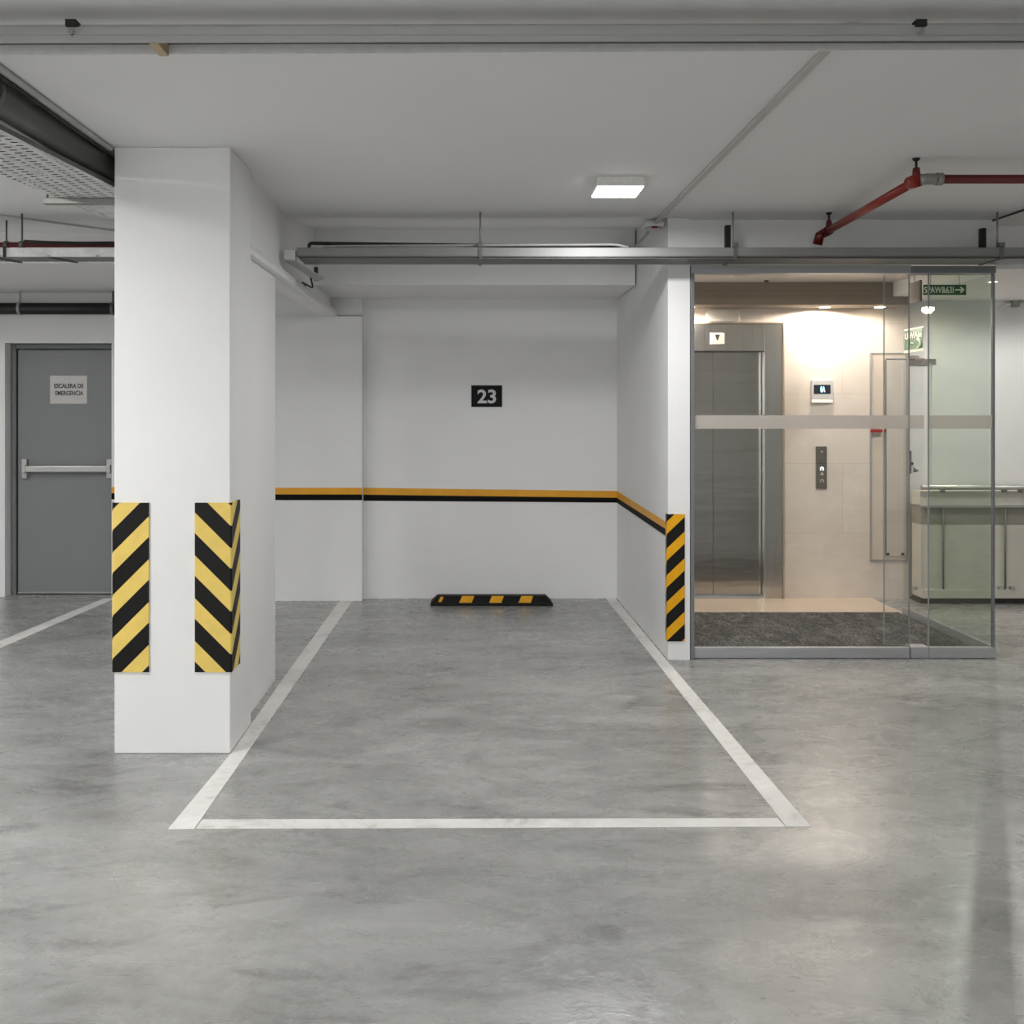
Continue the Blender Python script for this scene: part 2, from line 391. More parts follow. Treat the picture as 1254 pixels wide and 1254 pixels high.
# outer shell behind the camera, unseen; front wall set close to bounce light
struct(MB().box(XL - 0.2, XL, YR, 9.0, 0, ZC), 'wall_left', M['wall'])
struct(MB().box(XR, XR + 0.2, YR, 9.0, 0, ZC), 'wall_right', M['wall'])
struct(MB().box(XL, XR, YR - 0.2, YR, 0, ZC), 'wall_front', M['wall'])
# right hand soffit over lobby and corridor: front band, corridor slab
XG = PX(1220, 6.4)
s = MB().box(1.43, XG, 6.4, 6.62, 2.577, ZC)
struct(s, 'ceiling_lobby_beam', M['ceil'])
struct(MB().box(3.52, XR, 6.62, 8.75, 2.56, ZC), 'ceiling_corridor_beam', M['ceil'])
# ---- lift lobby
YE = 8.5
EX0, EX1, EZ = 1.52, PX(957, YE), PZ(397, YE)
w = MB().box(EX1, 3.785, YE, 8.62, 0, 2.68).box(1.43, EX1, YE, 8.62, EZ, 2.68).box(1.43, EX0, YE, 8.62, 0, EZ)
struct(w, 'wall_lobby', M['tile'])
struct(MB().box(1.43, 3.52, 6.62, YE, 2.68, ZC), 'ceiling_lobby', M['lobby_ceil'])
struct(MB().box(1.43, 3.515, 8.20, YE, 2.492, 2.68).box(3.515, 3.65, 8.20, YE, 2.492, 2.56), 'ceiling_lobby_bulkhead', M['lobby_shade'])
struct(MB().box(1.43, 3.46, 6.50, YE + 0.12, 0.0, 0.006), 'floor_lobby', M['floor_tile'])
# corridor wall at the far right with a white door
YK = 8.53
struct(MB().box(4.03, XR, YK, 9.0, 0, 2.56).box(3.787, 4.03, YK, 9.0, 2.06, 2.56).box(3.787, 4.03, YK + .1, 9.0, 0, 2.06), 'wall_corridor', M['wall'])
d2 = struct(MB().box(3.80, 3.989, YK + 0.012, YK + 0.06, 0.01, 2.004, 0.003), 'door_2', M['white_door'])
MB().box(3.80, 3.962, YK - 0.006, YK + 0.028, 2.005, 2.06).build('frame_head', M['grey_mid'], d2)
MB().box(3.99, 4.03, YK - .004, YK + .09, 0, 2.005).build('door_frame', M['white_door'], d2)
mb = MB().box(PX(1116, 8.5), PX(1125, 8.5), 8.485, 8.520, PZ(440, 8.5), PZ(435.5, 8.5), 0.006)
mb.box(PX(1120, 8.5), PX(1130, 8.5), 8.46, 8.484, PZ(441, 8.5), PZ(438.5, 8.5), 0.004)
mb.build('door_closer', M['grey_mid'], d2)
MB().tube([(PX(1118, 8.5), YK + .02, PZ(568, 8.5)), (PX(1118, 8.5), YK - 0.01, PZ(568, 8.5))], 0.014, 16).build('keyhole', M['ink'], d2)
MB().prism([(PX(1121, 8.5), YK + .006, PZ(572, 8.5)), (PX(1121, 8.5), YK + .006, PZ(579, 8.5)), (PX(1128, 8.5), YK + .006, PZ(577, 8.5))], (0, .006, 0)).build('handle_plate', M['grey_mid'], d2)

# ---- emergency stair door (door_1)
YD = 8.70
lx0, lx1, lz0, lz1 = PX(22, YD), DX1 - .036, PZ(726.5, YD), PZ(428.5, YD)
d1 = struct(MB().box(lx0, lx1, YD, YD + 0.05, lz0, lz1, 0.003), 'door_1', M['door_grey'])
fr = MB().box(DX0 + 0.002, lx0 - 0.012, YD - 0.015, YD + 0.07, 0, DZ - 0.002, 0.006)
fr.box(lx1 + 0.012, DX1 - 0.002, YD - 0.015, YD + 0.07, 0, DZ - 0.002, 0.006)
fr.box(lx0 - 0.012, lx1 + 0.012, YD - 0.015, YD + 0.07, lz1 + 0.008, DZ - 0.002, 0.006)
fr.build('door_frame', M['door_frame'], d1)
MB().box(lx0, lx1, YD - 0.006, YD, lz0, lz0 + 0.012).build('kick_strip', M['bar'], d1)
zb = PZ(574.5, 8.62)
pb = MB().box(PX(26, 8.62), PX(134, 8.62), 8.61, 8.65, zb - 0.028, zb + 0.028, 0.008).build('push_bar', M['bar'], d1)
for px in (29.5, 133.4):
    mb = MB().box(PX(px - 3.2, 8.66), PX(px + 3.2, 8.66), 8.655, 8.70, zb - 0.085, zb + 0.085, 0.006)
    mb.box(PX(px - 2.4, 8.62), PX(px + 2.4, 8.62), 8.60, 8.66, zb - 0.036, zb + 0.036, 0.008)
    mb.tube([(PX(px, 8.66), 8.66, zb - 0.06), (PX(px, 8.66), 8.649, zb - 0.06)], 0.009, 12)
    mb.tube([(PX(px, 8.66), 8.66, zb + 0.06), (PX(px, 8.66), 8.649, zb + 0.06)], 0.009, 12)
    mb.build('push_bar_bracket', M['bar'], pb)
sx0, sx1, sz0, sz1 = PX(61.5, YD), PX(107, YD), PZ(494.5, YD), PZ(460, YD)
sg = thing('door_sign', 'white rectangular notice reading ESCALERA DE EMERGENCIA on grey door', 'sign', ((sx0 + sx1) / 2, YD - 0.004, sz0))
MB().box(sx0, sx1, YD - 0.006, YD - 0.0015, sz0, sz1, 0.001).build('plate', M['sign_white'], sg)
text('ESCALERA DE', 0.05, PX(84.7, YD), YD - 0.0068, PZ(472.6, YD), 0.001, 0.0012, width=PX(102.5, YD) - PX(66.8, YD), height=0.040).build('lettering', M['ink'], sg)
text('EMERGENCIA', 0.05, PX(85.2, YD), YD - 0.0068, PZ(481.4, YD), 0.001, 0.0012, width=PX(102.2, YD) - PX(68, YD), height=0.040).build('lettering', M['ink'], sg)
for x in (sx0 + .012, sx1 - .012):
    for z in (sz0 + .012, sz1 - .012): MB().tube([(x, YD - .0055, z), (x, YD - .0075, z)], 0.004, 10).build('screw', M['bar'], sg)

# ------------------------------------------------------------------ pillar and guards
px0, px1, py0, py1 = PX(140, 4.64), PX(282, 4.64), 4.64, 5.08
tag(MB().box(px0, px1, py0, py1, 0, ZC, 0.004, 1).build('pillar', M['wall']), 'white square concrete pillar with two striped corner guards, left of the bay', 'pillar')
DK, PY = lin(13, 12, 11), lin(232, 202, 108)
gz0, gz1 = PZ(824, 4.62), PZ(616, 4.62)
per = 52.6 * 4.62 / F
wd = 43 * 4.62 / F
def guard(side, label):
    xe = px1 if side > 0 else px0; t = 0.009
    loc = Vector((xe, py0, gz0))
    if side > 0:
        pts = [(xe - wd, py0 - t), (xe + t * .3, py0 - t), (xe + t, py0 - t * .3), (xe + t, py0 + wd), (xe + 0.0006, py0 + wd), (xe + 0.0006, py0 - 0.0006), (xe - wd, py0 - 0.0006)]
    else:
        pts = [(xe + wd, py0 - t), (xe - t * .3, py0 - t), (xe - t, py0 - t * .3), (xe - t, py0 + wd), (xe - 0.0006, py0 + wd), (xe - 0.0006, py0 - 0.0006), (xe + wd, py0 - 0.0006)]
    m = MB().prism([(x, y, gz0) for x, y in pts], (0, 0, gz1 - gz0))
    # left guard: stripes rise to the right; right guard: stripes fall to the right, the flange mirrors them
    if side < 0:
        off = per * 4 - (PZ(668, 4.62) - gz0)      # lower edge of a black band at the pillar's left edge
        mat = stripes('yellow black guard rising', DK, PY, per, -1.0, 1.0, off + per * 0.02 + 9 * 4.62 / F, 0.52)
    else:
        off = per * 4 - (PZ(724.5, 4.62) - gz0)
        mat = stripes('yellow black guard falling', DK, PY, per, 1.0, -1.0, off - 3.5 * 4.62 / F, 0.52)
    o = m.build('corner_guard', mat, loc=loc)
    return tag(o, label, 'corner guard')
guard(-1, 'yellow and black striped corner guard on the left edge of the pillar')
guard(1, 'yellow and black chevron corner guard wrapping the right edge of the pillar')
cz0, cz1 = PZ(786, 6.38), PZ(630, 6.38)
cxa, cxb = xb, xb + 20.3 * 6.38 / F
m = MB().prism([(cxb, 6.4 - .008, cz0), (cxa - .004, 6.4 - .008, cz0), (cxa - .008, 6.4 - .004, cz0), (cxa - .0075, 6.44, cz0), (cxa + 0.0002, 6.44, cz0), (cxa - .0005, 6.3995, cz0), (cxb, 6.3995, cz0)], (0, 0, cz1 - cz0))
per2 = 32.8 * 6.38 / F
o = m.build('corner_guard', stripes('black amber guard', lin(16, 15, 15), lin(228, 166, 22), per2, -0.95, 0.95, per2 * 6 - (PZ(704.5, 6.38) - cz0), 0.54), loc=(cxa, 6.4, cz0))
tag(o, 'narrow black and amber striped corner guard on the white wall end beside the glass', 'corner guard')

# ------------------------------------------------------------------ painted wall stripes
def wall_stripe(name, a, b, za, zb_, n, t=0.002):
    """a,b plan points of the wall face; za/zb_ = (top, mid, bottom) heights at each end; n outward normal"""
    n = Vector((n[0], n[1], 0)) * t; A = Vector((a[0], a[1], 0)); B = Vector((b[0], b[1], 0)); m = MB()
    for k in (0, 1):
        p = [A + Vector((0, 0, za[k + 1])), B + Vector((0, 0, zb_[k + 1])), B + n + Vector((0, 0, zb_[k + 1])), A + n + Vector((0, 0, za[k + 1])),
             A + Vector((0, 0, za[k])), B + Vector((0, 0, zb_[k])), B + n + Vector((0, 0, zb_[k])), A + n + Vector((0, 0, za[k]))]
        m.hexa(p, k)
    o = m.build(name, [M['tape_y'], M['tape_k']]); o['kind'] = 'structure'; return o
Z3 = lambda ys, Y: [PZ(y, Y) for y in ys]
wall_stripe('trim_1', (-2.44, 8.3995), (-0.905, 8.3995), Z3((597.3, 605.3, 612.3), 8.4), Z3((597.3, 605.5, 612.6), 8.4), (0, -1))
wall_stripe('trim_2', (-0.905, YB - .0005), (xa, YB - .0005), Z3((597.3, 605.7, 613.2), YB), Z3((601.3, 609.5, 615.5), YB), (0, -1))
wall_stripe('trim_3', (xa - .0005, YB - .003), (xb - .0012, 6.45), Z3((601.3, 609.5, 615.5), YB), Z3((639, 648, 656.5), 6.45), (-1, 0))
wall_stripe('trim_4', (DX1, 8.5795), (-2.46, 8.5795), Z3((596.5, 604, 611.5), 8.58), Z3((596.8, 604.5, 611.8), 8.58), (0, -1))

# ------------------------------------------------------------------ floor lines
def fl(px, py): Y = FY(py); return (PX(px, Y), Y)
def floor_line(pts, label):
    m = MB().prism([(x, y, 0.0004) for x, y in pts], (0, 0, 0.0016))
    return tag(m.build('parking_line', M['line'], loc=(sum(p[0] for p in pts) / len(pts), sum(p[1] for p in pts) / len(pts), 0)), label, 'floor line')
# the left line runs from the front corner past the pillar's foot to the back wall
floor_line([fl(205.5, 1016), fl(238, 1015.5), (-0.985, 8.39), (-1.095, 8.39), (-1.115, 5.93), (-1.115, 4.63)], 'white painted left side line of the bay running past the pillar to the back wall')
floor_line([fl(963, 1012.5), fl(993, 1013), (xb - .012, 6.42), (xa - .012, YB - .01), (PX(742, YB), YB - .01)], 'white painted right side line of the bay running to the wall beside the lift lobby')
floor_line([fl(239.5, 1015.5), fl(962, 1013), fl(952, 1002.5), fl(248, 1004)], 'white painted line across the open front of the parking bay')
floor_line([(-3.32, 6.4), (-3.20, 6.4), (-3.04, 8.50), (-3.14, 8.50)], 'white painted floor line in front of the grey stair door')

# ------------------------------------------------------------------ wheel stop, bay number
wx0, wx1 = PX(527, 8.18), PX(677.5, 8.18)
ws = thing('wheel_stop', 'black rubber wheel stop with yellow stickers on the floor by the back wall', 'wheel stop', ((wx0 + wx1) / 2, 8.26, 0))
ht = PZ(729, 8.26); fl_ = 0.055
prof = lambda x, i: [(x, 8.18, 0), (x, 8.36, 0), (x, 8.36, 0.03), (x + i * .5, 8.335, ht), (x + i * .5, 8.235, ht), (x, 8.18, 0.03)]
b = bmesh.new()
A = [b.verts.new(p) for p in [(wx0, 8.18, 0), (wx0, 8.36, 0), (wx0, 8.36, .022), (wx0 + fl_, 8.32, ht), (wx0 + fl_, 8.235, ht), (wx0, 8.18, .022)]]
B = [b.verts.new(p) for p in [(wx1, 8.18, 0), (wx1, 8.36, 0), (wx1, 8.36, .022), (wx1 - fl_, 8.32, ht), (wx1 - fl_, 8.235, ht), (wx1, 8.18, .022)]]
b.faces.new(A); b.faces.new(B[::-1])
for i in range(6): b.faces.new((A[i], B[i], B[(i + 1) % 6], A[(i + 1) % 6]))
bmesh.ops.recalc_face_normals(b, faces=b.faces[:]); bmesh.ops.bevel(b, geom=list(b.edges), offset=0.006, segments=2, affect='EDGES', profile=0.5)
m = MB(); m._merge(b); m.build('body', M['black'], ws)
# stickers lie on the sloping front face
nrm = Vector((0, -(ht - .022), .055)).normalized()
def on_slope(px, t):   # t 0 at bottom, 1 at top of slope
    Y = 8.18 + .055 * t; z = .022 + (ht - .022) * t
    return Vector((PX(px, Y), Y, z)) + nrm * 0.0006
for (a0, a1, b0, b1, t0, t1) in ((536.5, 540.5, 539.5, 543.5, .15, .85), (562, 577.5, 566, 581, .05, .97), (599, 614, 602.5, 617, .05, .97), (635, 650, 638.5, 653, .05, .97)):
    MB().prism([on_slope(a0, t0), on_slope(a1, t0), on_slope(b1, t1), on_slope(b0, t1)], nrm * 0.0016).build('sticker', M['yellow'], ws)
nx0, nx1, nz0, nz1 = PX(577.2, YB), PX(614.8, YB), PZ(498.3, YB), PZ(472, YB)
ns = thing('bay_number_sign', 'black rectangular plate with pale number 23 on the bay back wall', 'sign', ((nx0 + nx1) / 2, YB - .002, nz0))
MB().box(nx0, nx1, YB - .008, YB - .0005, nz0, nz1, .0015).build('plate', M['sign_black'], ns)
MB().box(nx0 - .005, nx1 + .005, YB - .004, YB - .0004, nz0 - .005, nz0).box(nx0 - .005, nx1 + .005, YB - .004, YB - .0004, nz1, nz1 + .005).box(nx0 - .005, nx0, YB - .004, YB - .0004, nz0, nz1).box(nx1, nx1 + .005, YB - .004, YB - .0004, nz0, nz1).build('rim', M['digit'], ns)
text('23', 0.15, PX(596, YB), YB - .0092, PZ(485.5, YB), .002, .0035, width=PX(607.6, YB) - PX(584.8, YB), height=PZ(477, YB) - PZ(494, YB)).build('digits', M['digit'], ns)

# ------------------------------------------------------------------ ceiling LED panels
def led_panel(x0, x1, y0, y1, label):
    t = thing('led_panel', label, 'ceiling light', ((x0 + x1) / 2, (y0 + y1) / 2, ZC - .05))
    MB().box(x0, x1, y0, y1, ZC - .05, ZC, .004).build('housing', M['led_body'], t)
    MB().box(x0 + .006, x1 - .006, y0 + .006, y1 - .006, ZC - .054, ZC - .0502).build('diffuser', M['led'], t)
    return t
lx = PX(731, 5.22); lamp0 = led_panel(lx, lx + .254, 5.22, 5.49, 'square white LED ceiling lamp glowing above the bay')
def area(name, loc, sx, sy, power, color=(1, .995, .985), rot=(0, 0, 0), spread=math.pi):
    l = bpy.data.lights.new(name, 'AREA'); l.shape = 'RECTANGLE'; l.size = sx; l.size_y = sy; l.energy = power; l.color = color; l.spread = spread
    o = bpy.data.objects.new(name, l); COL.objects.link(o); o.location = loc; o.rotation_euler = rot; return o
area('led_light', (lx + .127, 5.355, ZC - .057), .24, .25, 21)
# more lamps of the same garage, outside the frame
P = [(-1.25, .6, 8), (1.6, .2, 4), (-2.4, -1.4, 48), (.3, -1.9, 26), (-.9, -2.7, 58), (-2.75, 3.2, 32), (-4.4, 4.6, 22), (-4.5, 6.3, 10), (6.3, 2.4, 8)]
for i, (x, y, p) in enumerate(P):
    d = Vector((x, y, 0)) - Vector((lx + .127, 5.355, 0))
    dup(lamp0, d, 'square white LED ceiling lamp of the garage outside the picture', 'garage ceiling lamps out of view')
    area('led_light', (x, y, ZC - .057), .3, .3, p)
# ------------------------------------------------------------------ lobby downlights
def downlight(x, y):
    t = thing('downlight', 'round warm downlight in the lobby bulkhead', 'ceiling light', (x, y, 2.486))
    m = MB().tube([(x, y, 2.4918), (x, y, 2.486)], .05, 24); m.build('rim', M['white_metal'], t)
    MB().tube([(x, y, 2.4855), (x, y, 2.483)], .040, 24).build('lens', M['warm_lamp'], t)
    return t
def spot(x, y, z, e, ang=130, blend=.9, col=(1, .89, .77), r=.04):
    l = bpy.data.lights.new('downlight_beam', 'SPOT'); l.energy = e; l.spot_size = math.radians(ang); l.spot_blend = blend; l.color = col; l.shadow_soft_size = r
    o = bpy.data.objects.new('downlight_beam', l); COL.objects.link(o); o.location = (x, y, z); return o
dl = downlight(PX(1010, 8.33), 8.33); dl['label'] = 'warm downlight in the lobby bulkhead above the brightest patch of tiled wall'
dup(dl, (1.86 - PX(1010, 8.33), 0, 0), 'warm downlight in the lobby bulkhead above the steel lift frame')
dup(dl, (3.46 - PX(1010, 8.33), -.0, 0), 'warm downlight at the right end of the lobby bulkhead')
spot(PX(1010, 8.33), 8.33, 2.47, 30, 176, .12); spot(1.86, 8.33, 2.47, 24, 172, .5); spot(3.46, 8.33, 2.47, 3.5, 150, .7)
# small flush downlights of the corridor soffit
def soffit_light(x, y, label, e):
    t = thing('downlight', label, 'ceiling light', (x, y, 2.552))
    MB().tube([(x, y, 2.56), (x, y, 2.556)], .036, 24).build('rim', M['white_metal'], t)
    MB().tube([(x, y, 2.5558), (x, y, 2.554)], .028, 24).build('lens', M['small_lamp'], t)
    spot(x, y, 2.54, e, 172, .3, (1, .98, .94), .005)
soffit_light(3.84, 7.25, 'small flush downlight in the corridor soffit behind the glass corner post', 20)
soffit_light(5.3, 7.4, 'small flush downlight in the corridor soffit right of the picture', 15)

# two unseen downlights added in the lobby ceiling to brighten the lift
for x, lab in ((2.0, 'added warm downlight in the lobby ceiling near the lift side'), (3.0, 'added warm downlight in the lobby ceiling near the glass corner')):
    dup(dl, (x - PX(1010, 8.33), 7.25 - 8.33, 2.68 - 2.492), lab); spot(x, 7.25, 2.655, 16, 150, 1.0, (1, .93, .85))

# ------------------------------------------------------------------ lift
lift = thing('elevator', 'stainless steel lift entrance with closed sliding doors in the tiled lobby', 'elevator', ((EX0 + EX1) / 2, YE, 0))
jx = PX(935, YE); jl = EX0 + (EX1 - jx); tz = PZ(430, YE)
MB().box(jx, EX1 - .002, YE - .03, YE + .118, .007, EZ - .002, .003).build('door_jamb', M['steel_frame'], lift)
MB().box(EX0 + .002, jl, YE - .03, YE + .118, .007, EZ - .002, .003).build('door_jamb', M['steel_frame'], lift)
MB().box(jl + .001, jx - .001, YE - .026, YE + .118, tz, EZ - .002, .003).build('transom', M['steel_frame'], lift)
sp = PX(873.5, YE + .05)
MB().box(sp + .002, jx - .004, YE + .055, YE + .09, .02, tz - .006, .002).build('door_panel', M['steel'], lift)
MB().box(jl + .004, sp - .002, YE + .055, YE + .09, .02, tz - .006, .002).build('door_panel', M['steel'], lift)
MB().box(jl, jx, YE - .03, YE + .118, .0065, .018, .002).build('sill', M['alu'], lift)
# pale edge trim round the frame
MB().box(EX1, EX1 + .016, YE - .034, YE - .0005, .007, EZ + .014, .002).box(1.435, EX1, YE - .034, YE - .0005, EZ, EZ + .014, .002).build('edge_trim', plain('champagne trim', lin(176, 160, 140), .35, .4), lift)
ix0, ix1, iz0, iz1 = PX(868.5, YE), PX(886.5, YE), PZ(422, YE), PZ(408, YE)
ip = MB().box(ix0, ix1, YE - .034, YE - .0265, iz0, iz1, .012, 3).build('direction_plate', M['button'], lift)
cxp = PX(877.3, YE)
MB().prism([(cxp - .022, YE - .035, PZ(410, YE)), (cxp + .022, YE - .035, PZ(410, YE)), (cxp + .012, YE - .035, PZ(414, YE)), (cxp + .004, YE - .035, PZ(417, YE)), (cxp - .004, YE - .035, PZ(417, YE)), (cxp - .012, YE - .035, PZ(414, YE))], (0, .0009, 0)).build('arrow', M['ink'], ip)
# emergency light box above the frame
el = thing('emergency_light', 'clear rectangular emergency light box on the wall above the lift', 'light', (PX(885, YE), YE, PZ(394, YE)))
MB().box(PX(866, 8.46), PX(904, 8.46), 8.475, YE, PZ(392.5, 8.46), PZ(381.5, 8.46), .004).build('back_plate', M['button'], el)
MB().box(PX(864.5, 8.44), PX(906, 8.44), 8.425, 8.474, PZ(394, 8.44), PZ(380, 8.44), .012, 3).build('cover', M['acrylic'], el)
# ceiling camera dot in lobby
MB_d = MB().tube([(PX(938.5, 8.1), 8.1, 2.6795), (PX(938.5, 8.1), 8.1, 2.665)], [.02, .012], 16)
tag(MB_d.build('smoke_detector', M['ink']), 'tiny dark sensor on the lobby ceiling in front of the bulkhead', 'sensor')
# display
ds = thing('floor_display', 'white framed floor display with a dark screen on the tiled wall', 'display', (PX(1005.5, YE), YE, PZ(492, YE)))
MB().box(PX(993, YE), PX(1019, YE), YE - .022, YE, PZ(489, YE), PZ(465.5, YE), .003).build('housing', M['sign_white'], ds)
MB().hexa([(PX(993, YE), YE - .034, PZ(493, YE)), (PX(1018, YE), YE - .034, PZ(493, YE)), (PX(1018, YE), YE - .0006, PZ(493, YE)), (PX(993, YE), YE - .0006, PZ(493, YE)),
           (PX(993, YE), YE - .023, PZ(489.2, YE)), (PX(1018, YE), YE - .023, PZ(489.2, YE)), (PX(1018, YE), YE - .0006, PZ(489.2, YE)), (PX(993, YE), YE - .0006, PZ(489.2, YE))]).build('lower_lip', M['button'], ds)
MB().box(PX(995.5, YE), PX(1016, YE), YE - .0235, YE - .0222, PZ(482.3, YE), PZ(471.3, YE)).build('screen', M['screen'], ds)
text('0A', .05, PX(1006.3, YE), YE - .0245, PZ(476.8, YE), .001, .001, width=.040, height=.050).build('digits', M['cyan'], ds)
# call panel
cp = thing('call_panel', 'slim dark grey lift call panel with lit buttons below the display', 'call panel', (PX(1005.5, YE), YE, PZ(601, YE)))
MB().box(PX(999, YE), PX(1012, YE), YE - .014, YE, PZ(598.5, YE), PZ(546.5, YE), .002).build('plate', M['panel_grey'], cp)
MB().box(PX(999.4, YE), PX(1011.6, YE), YE - .0146, YE - .0141, PZ(567.6, YE), PZ(567.1, YE)).build('joint', M['ink'], cp)
def arch(cx, cz, w, h, t, gap=False):
    y = YE - .0146; m = MB(); n = 10
    out = [(cx - w, cz - h)] + [(cx - w * math.cos(math.pi * i / n), cz + h * math.sin(math.pi * i / n)) for i in range(n + 1)] + [(cx + w, cz - h)]
    inn = [(cx + w - t, cz - h)] + [(cx + (w - t) * math.cos(math.pi * i / n), cz + (h - t) * math.sin(math.pi * i / n)) for i in range(n + 1)] + [(cx - w + t, cz - h)]
    pts = out + inn
    # quads strip, so the concave ring stays valid
    inn_r = inn[::-1]
    for i in range(len(out) - 1):
        m.prism([(out[i][0], y, out[i][1]), (out[i + 1][0], y, out[i + 1][1]), (inn_r[i + 1][0], y, inn_r[i + 1][1]), (inn_r[i][0], y, inn_r[i][1])], (0, .0005, 0))
    return m
arch(PX(1005.8, YE), PZ(573.8, YE), .0155, .0155, .009).build('call_button', M['blue_white'], cp, label='lit blue white call button')
arch(PX(1005.9, YE), PZ(588.6, YE), .0155, .0135, .007).build('call_button', M['button'], cp, label='unlit call button')
MB().box(PX(1004.8, YE), PX(1006.8, YE), YE - .0148, YE - .0141, PZ(554, YE), PZ(552, YE)).build('indicator', M['button'], cp)
MB().prism([(PX(1003.8, YE), YE - .0147, PZ(581.5, YE)), (PX(1008, YE), YE - .0147, PZ(581.5, YE)), (PX(1005.9, YE), YE - .0147, PZ(578, YE))], (0, .0006, 0)).build('symbol', M['button'], cp)
# hydrant cabinet
hx0, hx1, hz0, hz1 = PX(1065, YE), 3.765, PZ(687, YE), PZ(432, YE)
hc = thing('hose_cabinet', 'flush beige cabinet with thin metal frame in the tiled wall, seen through overlapping glass', 'cabinet', ((hx0 + hx1) / 2, YE, hz0))
beige = plain('beige cabinet lacquer', lin(206, 192, 177), .45, sc=4)
m = MB()
for q in ((hx0, hx0 + .012, hz0, hz1), (hx1 - .012, hx1, hz0, hz1), (hx0 + .012, hx1 - .012, hz0, hz0 + .012), (hx0 + .012, hx1 - .012, hz1 - .008, hz1)): m.box(q[0], q[1], YE - .016, YE, q[2], q[3], .002)
m.build('frame', M['bar'], hc)
MB().box(hx0 + .013, hx1 - .013, YE - .009, YE - .0006, hz0 + .013, hz1 - .009).build('back_panel', beige, hc)
qx = PX(1084.5, YE)
dr = MB().box(qx, hx1 - .014, YE - .02, YE - .0095, PZ(681, YE), PZ(441, YE), .003).build('door', plain('grey beige cabinet lacquer', lin(196, 187, 178), .45, sc=4), hc)
MB().box(qx - .008, qx - .001, YE - .02, YE - .0095, PZ(681, YE), PZ(441, YE)).box(qx, hx1 - .014, YE - .021, YE - .0095, PZ(440.6, YE), PZ(439, YE)).build('edge_strip', M['alu_dark'], hc)
for px in (1086, 1104):
    MB().tube([(PX(px, YE), YE - .02, PZ(678, YE)), (PX(px, YE), YE - .03, PZ(678, YE))], .012, 14).build('latch', M['ink'], dr)
hs = thing('hydrant_sign', 'small red hydrant sticker with red strip and grey caption on the cabinet frame', 'sign', (PX(1074, YE), YE - .0165, PZ(535, YE)))
m = MB(); cx_, cz_ = PX(1073.5, 8.47), PZ(519.5, 8.47)
m.prism([(cx_ + .033 * math.cos(i * math.pi / 8), 8.476, cz_ + .033 * math.sin(i * math.pi / 8)) for i in range(16)], (0, .003, 0)); m.build('symbol', M['red_led'], hs)
MB().box(PX(1066.3, 8.47), PX(1081, 8.47), 8.474, 8.478, PZ(529.5, 8.47), PZ(525.7, 8.47)).box(PX(1083.9, 8.47), PX(1085.8, 8.47), 8.474, 8.478, PZ(529.3, 8.47), PZ(526, 8.47)).build('red_strip', M['red_led'], hs)
MB().box(PX(1068.5, 8.47), PX(1079, 8.47), 8.475, 8.478, PZ(534, 8.47), PZ(530.5, 8.47)).build('caption', M['grey_mid'], hs)
# mat
tag(MB().prism([(1.435, 6.525, .0065), (3.405, 6.525, .0065), (3.408, FY(752) , .0065), (1.435, FY(752), .0065)], (0, 0, .009)).build('entrance_mat', M['mat']), 'dark charcoal entrance mat on the lobby floor behind the glass', 'mat')

# ------------------------------------------------------------------ glass front of the lobby
YG = 6.44
gz, gt = PZ(792.5, YG), PZ(335, YG)
x849, x1113, x1115, x1137, x1216 = (PX(p, YG) for p in (849, 1113, 1115, 1137, 1215))
def band(x0, x1, y, parent):
    MB().box(x0, x1, y - .0012, y - .0002, PZ(525, YG), PZ(508.5, YG)).build('frosted_band', M['frost'], parent)
def pane_edges(x, y, parent, w=.006):
    MB().box(x - w / 2, x + w / 2, y + .001, y + .009, gz + .001, gt - .001).build('pane_edge', M['glass_edge'], parent)
gd = thing('glass_door', 'wide clear frameless glass door leaf in front of the lift with frosted band', 'door', ((x849 + x1113) / 2, YG, 0))
gp = MB().box(x849 + .004, x1113, YG, YG + .010, gz, gt).build('glass_pane', M['glass'], gd)
band(x849 + .004, x1113, YG, gp)
pane_edges(x1113 + .003, YG, gp)
MB().box(x849 + .002, x1113, YG - .012, YG + .022, .003, gz, .002).build('base_rail', M['alu'], gd)
MB().box(x849 - .02, x1115 - .003, YG - .02, YG + .05, gt, PZ(325, YG), .002).build('header_rail', M['alu'], gd)
MB().box(x1113 + .006, x1113 + .012, YG - .012, YG + .0, PZ(580, YG), PZ(552, YG)).build('lock_plate', M['alu_dark'], gd)
gs = thing('glass_screen', 'fixed greenish glass corner screen at the right end of the lobby front', 'glass screen', ((x1115 + x1216) / 2, YG, 0))
x1083 = PX(1083.5, YG + .062)
np_ = MB().box(x1083, x1137, YG + .062, YG + .072, gz, gt).build('glass_pane', M['glass'], gs, label='narrow clear pane overlapping the door')
pane_edges(x1083 - .003, YG + .062, np_)
gc = MB().box(x1137 + .006, x1216, YG, YG + .012, gz, gt).build('glass_pane', M['glass_green'], gs, label='greenish corner pane')
band(x1115, x1137, YG + .062, np_); band(x1137 + .006, x1216, YG, gc)
pane_edges(x1137 + .002, YG, gc, .008)
MB().box(x1115, x1137, YG - .010, YG + .080, .003, gz + .003, .002).build('base_rail', M['alu'], gs)
MB().box(x1137 + .002, x1216 + .018, YG - .014, YG + .03, .003, gz, .002).build('base_rail', M['alu'], gs)
MB().box(x1115, x1216 + .012, YG - .026, YG + .08, gt, PZ(326.5, YG), .003).build('header_rail', M['alu_dark'], gs)
MB().box(x1216, x1216 + .016, YG - .006, YG + .018, gz, gt, .002).build('corner_post', M['alu_dark'], gs)
rx = x1216 + .02
rt = MB().box(rx, rx + .010, YG + .085, 7.80, gz, gt - .002).build('glass_pane', M['glass_low'], gs, label='clear return pane running back from the corner')
